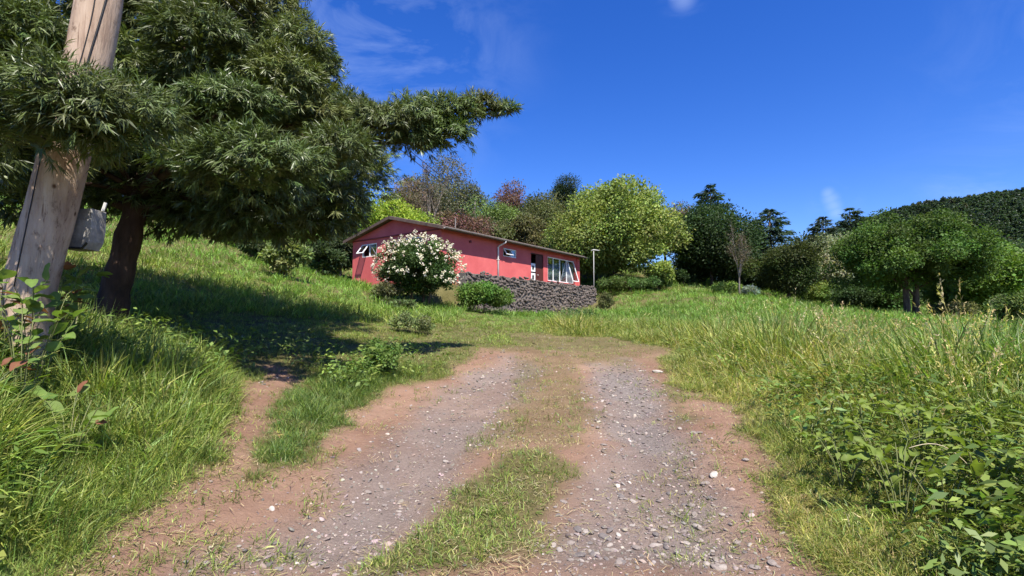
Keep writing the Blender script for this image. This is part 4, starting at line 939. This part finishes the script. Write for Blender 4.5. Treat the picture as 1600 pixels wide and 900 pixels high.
# slope behind the house
hill = [  # px, Y, top, half, colour, label
 (604, 34, 302, 58, LIME, 'bright lime green bush behind the left gable'), (640, 37, 322, 40, (.15,.21,.04), 'mid green bush behind the roof ridge'),
 (690, 60, 238, 52, GRY, 'grey-green eucalyptus standing highest on the slope'), (650, 58, 262, 34, BR, 'brownish thin tree left of the eucalyptus'),
 (732, 60, 282, 26, (.07,.075,.045), 'dark lower eucalyptus right of the highest one'),
 (722, 38, 332, 42, RB, 'reddish brown shrub above the house roof'), (690, 44, 322, 26, (.10,.075,.05), 'dull brown shrub left of the reddish one'),
 (768, 50, 296, 40, (.10,.15,.04), 'fresh green tree on the slope in the middle'), (798, 54, 292, 30, RB, 'purple brown tree on the skyline of the slope'),
 (775, 42, 342, 38, OLV, 'olive shrub above the middle of the roof'), (826, 42, 340, 34, (.10,.095,.04), 'khaki shrub above the right part of the roof'),
 (620, 46, 296, 40, (.11,.085,.06), 'dry brown scrub above the lime green bush'), (830, 52, 302, 24, (.06,.07,.03), 'dark bush on the skyline left of the pine'),
 (560, 36, 312, 40, (.09,.13,.035), 'green bush behind the hanging branch left of the gable'), (880, 40, 350, 30, (.07,.09,.03), 'dark green bush behind the right part of the roof'),
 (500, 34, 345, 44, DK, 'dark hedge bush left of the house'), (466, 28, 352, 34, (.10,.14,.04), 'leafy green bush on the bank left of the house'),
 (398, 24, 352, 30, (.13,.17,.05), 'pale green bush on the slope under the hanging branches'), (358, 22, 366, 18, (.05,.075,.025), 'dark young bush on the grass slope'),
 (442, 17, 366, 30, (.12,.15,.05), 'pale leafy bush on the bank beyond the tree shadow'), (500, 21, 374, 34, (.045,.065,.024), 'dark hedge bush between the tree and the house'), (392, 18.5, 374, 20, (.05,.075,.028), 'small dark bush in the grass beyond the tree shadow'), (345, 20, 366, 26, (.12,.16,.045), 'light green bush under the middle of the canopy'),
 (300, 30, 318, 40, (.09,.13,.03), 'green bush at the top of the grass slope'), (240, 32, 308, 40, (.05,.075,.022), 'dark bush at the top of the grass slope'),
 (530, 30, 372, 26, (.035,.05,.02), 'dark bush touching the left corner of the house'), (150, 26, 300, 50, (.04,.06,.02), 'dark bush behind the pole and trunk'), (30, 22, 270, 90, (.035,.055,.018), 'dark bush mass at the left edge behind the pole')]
for i, (px, Y, tp, hf, c, lab) in enumerate(hill):
    big_ = hf * Y / FPX
    leafy('hill_tree' if 'tree' in lab or 'eucalyptus' in lab else 'hill_shrub', lab, 'tree' if 'tree' in lab or 'eucalyptus' in lab else 'shrub', px, Y, tp - 5, hf * 1.15, c, n=int(14 + 7 * big_), per=330, leaf=.10 + .0032 * Y, lw=.5, size=.2, group='trees and shrubs on the slope', bark='bark_grey' if 'eucal' in lab else 'bark', cv=.2, fill=.35)
for k_, px in enumerate((668, 677, 655)):
    twig_tree('slender_tree', ['pale slender trunk below the eucalyptus', 'second pale slender trunk right of the first', 'thin bare sapling left of the pale trunks'][k_], px, 54, 255 + 12 * k_, 22, (.14,.11,.08), seed=20 + k_, leafn=500, r0=.2, leaf=.2, group='slender trunks on the slope')
# shrubs near the house and wall
x0 = at(655, 450, 18.0)
bush = leafy('flowering_bush', 'rounded bush covered in white flowers in front of the house', 'bush', 655, 18.0, 366, 72, (.045,.075,.022), n=110, per=330, leaf=.09, lw=.55, size=.12, lobed=False, r0=.05, trunks=((-.2,0),(.1,.1),(.3,-.1)), fill=.45)
gz_ = Hs(x0.x, 18.0); ztop = at(655, 366, 18).z - gz_; rx = 70 * 18 / FPX
P = []; Nn = []
while len(P) < 260:
    d = rdir(1)[0]
    if d[1] > .35 or d[2] < -.45 or rng.uniform() > (.35 + .65 * max(0, d[2] + .3)): continue
    P.append(np.array([d[0] * rx, d[1] * rx, ztop * .52 + d[2] * ztop * .47]) * rng.uniform(.93, 1.04)); Nn.append(unit(d + np.array([0, -.2, .4])))
A = []
for p, nn_ in zip(P, Nn):
    k_ = int(rng.integers(5, 15)); s_ = rng.uniform(.03, .085); q = p + rdir(k_) * s_ * rng.uniform(.3, 1, (k_, 1)); A.append(leaf_arrays(q, rdir(k_), unit(nn_ + rng.normal(0, .5, (k_, 3))), .06, .05, jcol((.66,.60,.48), k_, .12, .05)))
V = np.concatenate([a[0] for a in A]); Cc = np.concatenate([a[2] for a in A]); link('blossoms', np_mesh('blossoms', V, np.arange(len(V)).reshape(-1, 4), Cc), M['petal'], bush)
leafy('leafy_shrub', 'bright green leafy shrub beside the flowering bush against the wall', 'shrub', 756, 19.4, 440, 58, (.085,.15,.03), n=26, per=380, leaf=.10, lw=.7, size=.17, lobed=False, r0=.03)
leafy('leafy_shrub', 'dry brown-green shrub at the left foot of the flowering bush', 'shrub', 596, 17.2, 440, 34, (.11,.11,.05), n=16, per=300, leaf=.09, lw=.45, size=.22, r0=.03)
for (px, Y, tp, hf, c, lab) in ((944, 26, 456, 16, (.09,.10,.04), 'brownish weeds at the right end of the stone wall'), (905, 21.5, 491, 44, (.07,.11,.04), 'low weeds where the track fades out'), (625, 15.5, 480, 34, (.09,.12,.045), 'pale low herbs in front of the flowering bush')):
    leafy('weed_patch', lab, 'weeds', px, Y, tp, hf, c, n=34, per=90, leaf=.10, lw=.4, size=.13, r0=.012, group='weeds below the wall')
#@@PART3
# ------------------------------------------------------------------ the big narrow-leaved tree on the left bank
tb = at(172, 520, 7.0); tz = Hs(tb.x, 7.0)
hero = empty('narrow_leaved_tree', (tb.x, 7.0, tz)); tag(hero, 'large narrow-leaved evergreen tree spreading over the left bank', 'tree')
O = Vector((tb.x, 7.0, tz))
def loc(px, py, Y): return at(px, py, Y) - O
HC = [  # px, py, Y, rx px, ry px: the outer tiers of foliage
 (80,150,3.3,112,56),(130,178,3.3,80,52),(60,205,3.4,80,44),(205,188,3.6,78,54),(150,225,3.7,60,34),(20,60,5.0,96,56),(8,190,3.5,60,50),(312,72,5.7,80,60),(345,5,6.1,74,40),(458,78,6.4,56,46),(432,135,6.0,84,46),(350,172,5.6,92,46),(258,135,5.9,56,30),
 (395,268,5.2,118,56),(300,255,5.4,60,40),(522,242,5.8,60,42),(480,190,6.2,66,36),(585,200,6.7,70,36),(640,192,6.9,62,36),(695,182,7.1,54,32),(748,168,7.3,40,17),(786,170,7.35,24,9),(696,214,7.0,44,26),(650,222,6.9,40,24),
 (410,25,6.8,60,50),(500,110,7.0,30,30),(245,30,6.3,66,50),(540,180,6.9,50,30)]
HB = [  # foliage set back between and behind them, plus unseen clumps added to cast shade
 (270,240,7.0,90,60),(420,330,7.0,100,46),(496,312,7.0,74,50),(330,318,7.0,90,46),(470,340,7.6,74,30),(380,344,7.6,90,26),(270,340,7.6,60,30),(528,330,7.4,40,36),(220,290,7.2,80,50),
 (110,270,7.4,100,70),(30,290,6.2,80,66),(50,235,5.6,80,44),(200,90,7.3,110,90),(120,30,7.3,110,90),(350,120,7.6,150,80),(430,200,7.4,110,70),(250,190,7.4,120,80),(360,240,7.6,130,60),(470,250,7.4,80,60),
 (350,110,8.8,150,90),(250,200,8.8,150,80),(450,230,8.8,150,80),(350,290,9.2,170,60),(150,180,8.6,120,90),(490,205,9.0,80,60),(60,100,5.9,90,60),(120,200,5.9,80,50),(180,110,5.9,80,60),(0,120,5.4,90,70),
 (260,-70,6.5,140,60),(400,-40,7.4,90,50),(120,-70,6.0,140,60),(-80,60,5.5,120,120),(-60,220,5.0,80,80),(300,250,10.4,170,80),(460,275,10.4,150,60),(380,170,10.6,170,90),(200,260,10.2,140,70),(540,262,10.2,60,40),(100,250,9.6,120,80)]
VS_, CS_ = [], []
for q_, (px, py, Y, rx, ry) in enumerate(HC + HB):
    outer = q_ < len(HC); c = loc(px, py, Y)
    rw, rh = rx * Y / FPX, ry * Y / FPX; rd = (rw * .8 + rh) * .5
    area = rw * rh * 2 + rw * rd * 2.2 + rd * rh * 2
    n = int(min(900, (330 if outer else 105) * area)) + 20
    u = rdir(n); u[:, 2] = np.where((u[:, 2] < -.1) & (rng.uniform(size=n) < (.8 if outer else .3)), np.abs(u[:, 2]), u[:, 2])
    lump = .72 + .5 * vnoise(u[:, 0] * 2 + q_ * 7.3, u[:, 1] * 2 + u[:, 2] * 1.7, .55, 78)
    P = np.array(c)[None] + u * np.array([rw, rd, rh])[None] * (lump * rng.uniform(.78, 1.08, n))[:, None]
    ax = unit(u * np.array([1.0, 1.0, .8]) + np.array([0, -.1, .15]) + rng.normal(0, .25, (n, 3)))
    cc = np.array((.100,.128,.038)) * np.exp(rng.normal(0, .10)) * (1 + rng.normal(0, .05, 3))
    k_ = 15; tot = n * k_; uz = np.repeat(u[:, 2], k_)[:, None]
    A_ = np.repeat(ax, k_, 0); B = rdir(tot); B = unit(B - A_ * (B * A_).sum(1, keepdims=True)); th = rng.uniform(.2, 1.15, (tot, 1))
    D = A_ * np.cos(th) + B * np.sin(th) + np.array([[0, 0, -1]]) * (.15 + .65 * (1 - np.clip(uz, 0, 1))); Pp = np.repeat(P, k_, 0) + A_ * rng.uniform(-.07, .05, (tot, 1))
    Nn = unit(A_ * .6 - B * np.cos(th) * .5 + np.array([0, 0, .5]) + rng.normal(0, .25, (tot, 3)))
    s_ = 1.0 if outer else 1.45
    tw = np.repeat(jcol(cc, n, .18, .05), k_, 0) * (1 + rng.normal(0, .14, (tot, 1)))
    V, F, Cc = leaf_arrays(Pp, D, Nn, (.105 if Y > 4.5 else .088) * s_ * rng.uniform(.6, 1.3, tot), (.0125 if Y > 4.5 else .0098) * s_ * rng.uniform(.75, 1.2, tot), np.clip(tw, .008, .6), fold=.2)
    VS_.append(V); CS_.append(Cc)
    # broader, slightly darker leaves added deep inside each clump to block light
    n2 = int(40 + 420 * rw * rh); P2 = np.array(c)[None] + rdir(n2) * np.array([rw, rd, rh])[None] * .6 * rng.uniform(size=(n2, 1)) ** .5
    V, F, Cc = leaf_arrays(P2, unit(rdir(n2) * np.array([1, 1, .4])), unit(rng.normal(0, .5, (n2, 3)) + np.array([0, 0, 1])), .15, .036, jcol(cc * .9, n2, .15, .05), fold=.15)
    VS_.append(V); CS_.append(Cc)
V = np.concatenate(VS_); link('crown', np_mesh('crown', V, np.arange(len(V)).reshape(-1, 4), np.concatenate(CS_)), M['leaf_glossy'], hero)
mb = MB()
tp_ = [loc(*a) for a in ((160,545,7.0),(172,500,7.0),(180,455,7.0),(193,405,7.0),(206,350,7.0),(216,310,7.0),(232,255,7.0),(262,180,7.0),(290,90,7.0),(300,0,7.0))]
pts_ = []; 
for i in range(len(tp_) - 1):
    for s_ in (0, .34, .67): pts_.append(tp_[i].lerp(tp_[i+1], s_))
mb.tube(pts_, [.215 - .0052 * i + (.03 if i < 2 else 0) + .012 * math.sin(i * 1.9) for i in range(len(pts_))], 16, True, .05)
for (px, py, Y, rx, ry) in [h for h in HC + HB if 5.0 < h[2] < 9.5 and h[1] > -30]:
    c = loc(px, py, Y); a = tp_[min(8, max(5, int(9 - (py + 60) / 70)))]
    mid = a.lerp(c, .45) + Vector((0, 0, .10 * (c - a).length)); r = .028 + .011 * min(3, (c - a).length)
    mb.tube([a, a.lerp(mid, .5) + Vector((0, 0, .05)), mid, mid.lerp(c, .5), c], [r, r * .85, r * .65, r * .45, r * .15], 6, True, .04)
for a, b in (((206,328,7.0),(176,316,6.85)), ((214,326,7.0),(246,322,6.9))): mb.tube([loc(*a), loc(*b)], [.07, .05], 8, True, .08)
mb.build('trunk', M['bark_red'], hero, True)

# ------------------------------------------------------------------ broad-leaved weeds, leaf by leaf
def blade_leaf(seed, L_, W_, cols, curl=.5, wav=.10, n=6):
    r = np.random.default_rng(seed); V = []; F = []; Cc = []; c = np.array(cols[r.integers(len(cols))]); ph = r.uniform(0, 6)
    for i in range(n + 1):
        t = i / n; w = W_ * .5 * (math.sin(math.pi * min(1, t * .92 + .08)) ** .75) * (1 - .25 * t) + .003; a = -curl * t * t
        p = np.array([L_ * t, 0, L_ * (.18 * t + a * .55)]); wv = wav * W_ * math.sin(t * 9 + ph)
        V += [p + (0, -w, .25 * w + wv), p, p + (0, w, .25 * w - wv)]; cj = c * r.uniform(.92, 1.08); Cc += [cj, cj * 1.18, cj]
    for i in range(n):
        for s_ in (0, 1): a = i * 3 + s_; F.append((a, a + 3, a + 4, a + 1))
    q = np_mesh('leaf', np.array(V), np.array(F), np.array(Cc)); q.materials.append(M['big_leaf']); q.polygons.foreach_set('use_smooth', [True] * len(q.polygons)); return q
DOCK = [blade_leaf(600 + k, .125, .046, [(.17,.22,.042),(.14,.19,.035),(.21,.255,.055),(.11,.155,.03)], .5 + .1 * k, .25) for k in range(6)]
BRAM = [blade_leaf(620 + k, .095, .062, [(.13,.20,.045),(.10,.17,.04),(.16,.22,.06)], .35, .06) for k in range(5)] + [blade_leaf(630, .08, .05, [(.20,.085,.05)], .4, .06)]
def weed(name, label, cat, px, py, nleaf, h, spread, kinds, group, size=1.0, canes=5, stemr=.006, dz=0):
    g0 = gp(px, py); t = empty(name, (g0[0], g0[1], Hs(g0[0], g0[1]))); tag(t, label, cat, group); mb_ = MB(); nodes = []
    for k_ in range(canes):
        a = random.uniform(0, 6.283); L_ = h * random.uniform(.7, 1.15); o_ = Vector((math.cos(a), math.sin(a), 0)) * spread * random.uniform(.4, 1)
        c = [Vector((0, 0, -.03)) + o_ * .08, o_ * .3 + Vector((0, 0, L_ * .5)), o_ * .65 + Vector((0, 0, L_ * .9)), o_ + Vector((0, 0, L_))]
        mb_.tube(c, [stemr, stemr * .85, stemr * .7, stemr * .4], 5, False)
        for q in range(40): s_ = random.random() ** .85; i = min(2, int(s_ * 3)); nodes.append((c[i].lerp(c[i+1], s_ * 3 - i), a))
    mb_.build('stem', M['stem'], t, True)
    for k_ in range(nleaf):
        p, a = random.choice(nodes); o = bpy.data.objects.new('leaf', random.choice(kinds)); C.objects.link(o); o.parent = t
        o.location = p; s_ = size * random.uniform(.6, 1.2); o.scale = (s_, s_, s_); o.rotation_euler = (random.gauss(0, .35), random.gauss(-.25, .4), a + random.gauss(0, 1.2))
M['stem'] = ramp_mat('weed_stem', [(.10,.13,.04),(.16,.15,.06)], 8, 4, .7, .1)
docks = [(1322,772,'nearest the bare earth'),(1385,762,'second from the bare earth'),(1440,748,'in the middle of the weeds'),(1505,762,'right of the middle'),(1562,742,'at the right edge of the picture'),(1410,822,'low in front of the middle'),
         (1480,838,'in front, beside the long pale stalk'),(1352,700,'behind the ones at the earth edge'),(1545,832,'low in the right corner'),(1450,690,'furthest back in the yellow grass'),(1375,650,'alone in the yellow grass'),(1595,690,'in the deep grass at the right edge')]
for i, (px, py, w_) in enumerate(docks):
    weed('dock_plant', 'broad-leaved green dock weed right of the track, ' + w_, 'weed', px, py, 36 if i < 9 else 14, .30 + .05 * (i % 3), .30, DOCK, 'dock weeds right of the track', .70 + .16 * (i % 3), 8, .004)
brs = [(18,560,'topmost at the left edge'),(8,620,'tangled low at the left edge'),(45,640,'in the middle of the bramble patch'),(70,600,'beside the base of the pole'),(30,680,'at the left edge below the pole'),(105,735,'lowest, with a reddish leaf'),(60,520,'against the pole')]
for i, (px, py, w_) in enumerate(brs):
    weed('bramble', 'bramble with light green leaves on the left bank, ' + w_, 'bramble', px, py, 42 if 'reddish' not in w_ else 20, .78 if 'reddish' not in w_ else .35, .36, BRAM, 'brambles on the left bank', 1.25, 8, .004)
# low herbs in the earth left of the track
for (px, py, tp, hf, c, lab) in ((592, 588, 548, 46, (.095,.15,.035), 'fresh green low herb mound on the left verge of the track'), (650, 520, 492, 44, (.12,.15,.06), 'pale feathery herbs on the verge before the flowering bush')):
    g0 = gp(px, py); leafy('herb_mound', lab, 'herbs', px, g0[1], tp + 8, hf, c, n=30, per=110, leaf=.05, lw=.5, size=.13, r0=.006, group='herb mounds on the left verge', flat=.6)
# long pale stalks leaning out of the right-hand grass
for (a, b, lab) in (((1470,762),(1600,850),'long pale dry stalk leaning across the right weeds'), ((1540,800),(1420,700),'shorter dry stalk crossing behind the long one'), ((1575,560),(1545,470),'single tall stalk at the right before the trees')):
    g0 = gp(*a); p0 = Vector((g0[0], g0[1], Hs(g0[0], g0[1]) + .02)); p1 = at(b[0], b[1], g0[1] - .15); p0.z += .1; m = MB()
    m.tube([p0.lerp(p1, t_) + Vector((0, 0, .10 * math.sin(math.pi * t_))) for t_ in np.linspace(0, 1, 12)], np.linspace(.0035, .0015, 12), 5); tag(m.build('dry_stalk', M['drystalk'] if 'drystalk' in M else M.setdefault('drystalk', plain('dry_stalk', (.5,.42,.27), .8)), None, True), lab, 'stalk', 'dry stalks')

# ------------------------------------------------------------------ forested hill in the distance
hx = np.linspace(60, 1250, 110); hy = np.linspace(260, 1300, 70); X, Y = np.meshgrid(hx, hy); X = X.ravel(); Y = Y.ravel()
def hillz(x, y):
    top = np.interp(x, [60, 250, 312, 390, 425, 470, 550, 625, 800, 1250], [12, 30, 52, 88, 108, 125, 139, 153, 170, 185])
    f = np.sin(np.clip((y - 260) / 365, 0, 1) * math.pi / 2) * (1 - .35 * sstep(625, 1300, y))
    return 1.5 + top * f + (fbm(x, y, 90, 91) - .47) * 16 * f
me = np_mesh('hill', np.c_[X, Y, hillz(X, Y)], quads(110, 70)); me.polygons.foreach_set('use_smooth', [True] * len(me.polygons))
M['hill'] = ramp_mat('hill_undergrowth', [(.025,.036,.016),(.055,.062,.03)], .05, 6, .95, 0)
tag(link('hill', me, M['hill']), 'forested hill at the right in the distance', 'hill', kind='structure')
def far_pine(seed, kind):
    r = np.random.default_rng(seed); P, D, Nn = [], [], []
    for l in range(11):
        f = l / 10; z = .12 + .88 * f; R_ = (.30 if kind == 0 else .36) * ((1 - f) ** .7) + .02
        for b in range(9):
            a = r.uniform(0, 6.283); e_ = np.array([math.cos(a), math.sin(a), 0])
            for q in range(3): s_ = r.uniform(.3, 1); P.append(e_ * R_ * s_ + (0, 0, z - .08 * s_)); D.append(e_ + (0, 0, -.2) + r.normal(0, .4, 3)); Nn.append(np.array([0, 0, 1]) + r.normal(0, .5, 3))
    n = len(P); V, F, Cc = leaf_arrays(np.array(P), np.array(D), unit(np.array(Nn)), .17, .10, jcol((.044,.072,.038), n, .3, .08)); return np_mesh('pine_top', V, F, Cc)
x = rng.uniform(130, 1000, 26000); y = rng.uniform(270, 720, 26000); k = (x / y > .45) & (x / y < 1.35); x, y = x[k], y[k]; n = len(x)
s = rng.uniform(7, 13, n); z = hillz(x, y)
tn = np.where(rng.uniform(size=(n, 1)) < .03, np.array([[1.6, 1.15, 1.0]]), np.array([[1.0, 1.0, 1.0]])) * np.exp(rng.normal(0, .22, (n, 1)))
scatter('forest', [(far_pine(700 + k_, k_ % 2), G) for k_ in range(4)], np.c_[x, y, z - .5], np.c_[np.zeros(n), np.zeros(n), rng.uniform(0, 6.28, n)], np.c_[s, s, s * rng.uniform(.9, 1.3, n)], rng.integers(0, 4, n), tn, 'dark pine forest covering the far hill', 'forest')
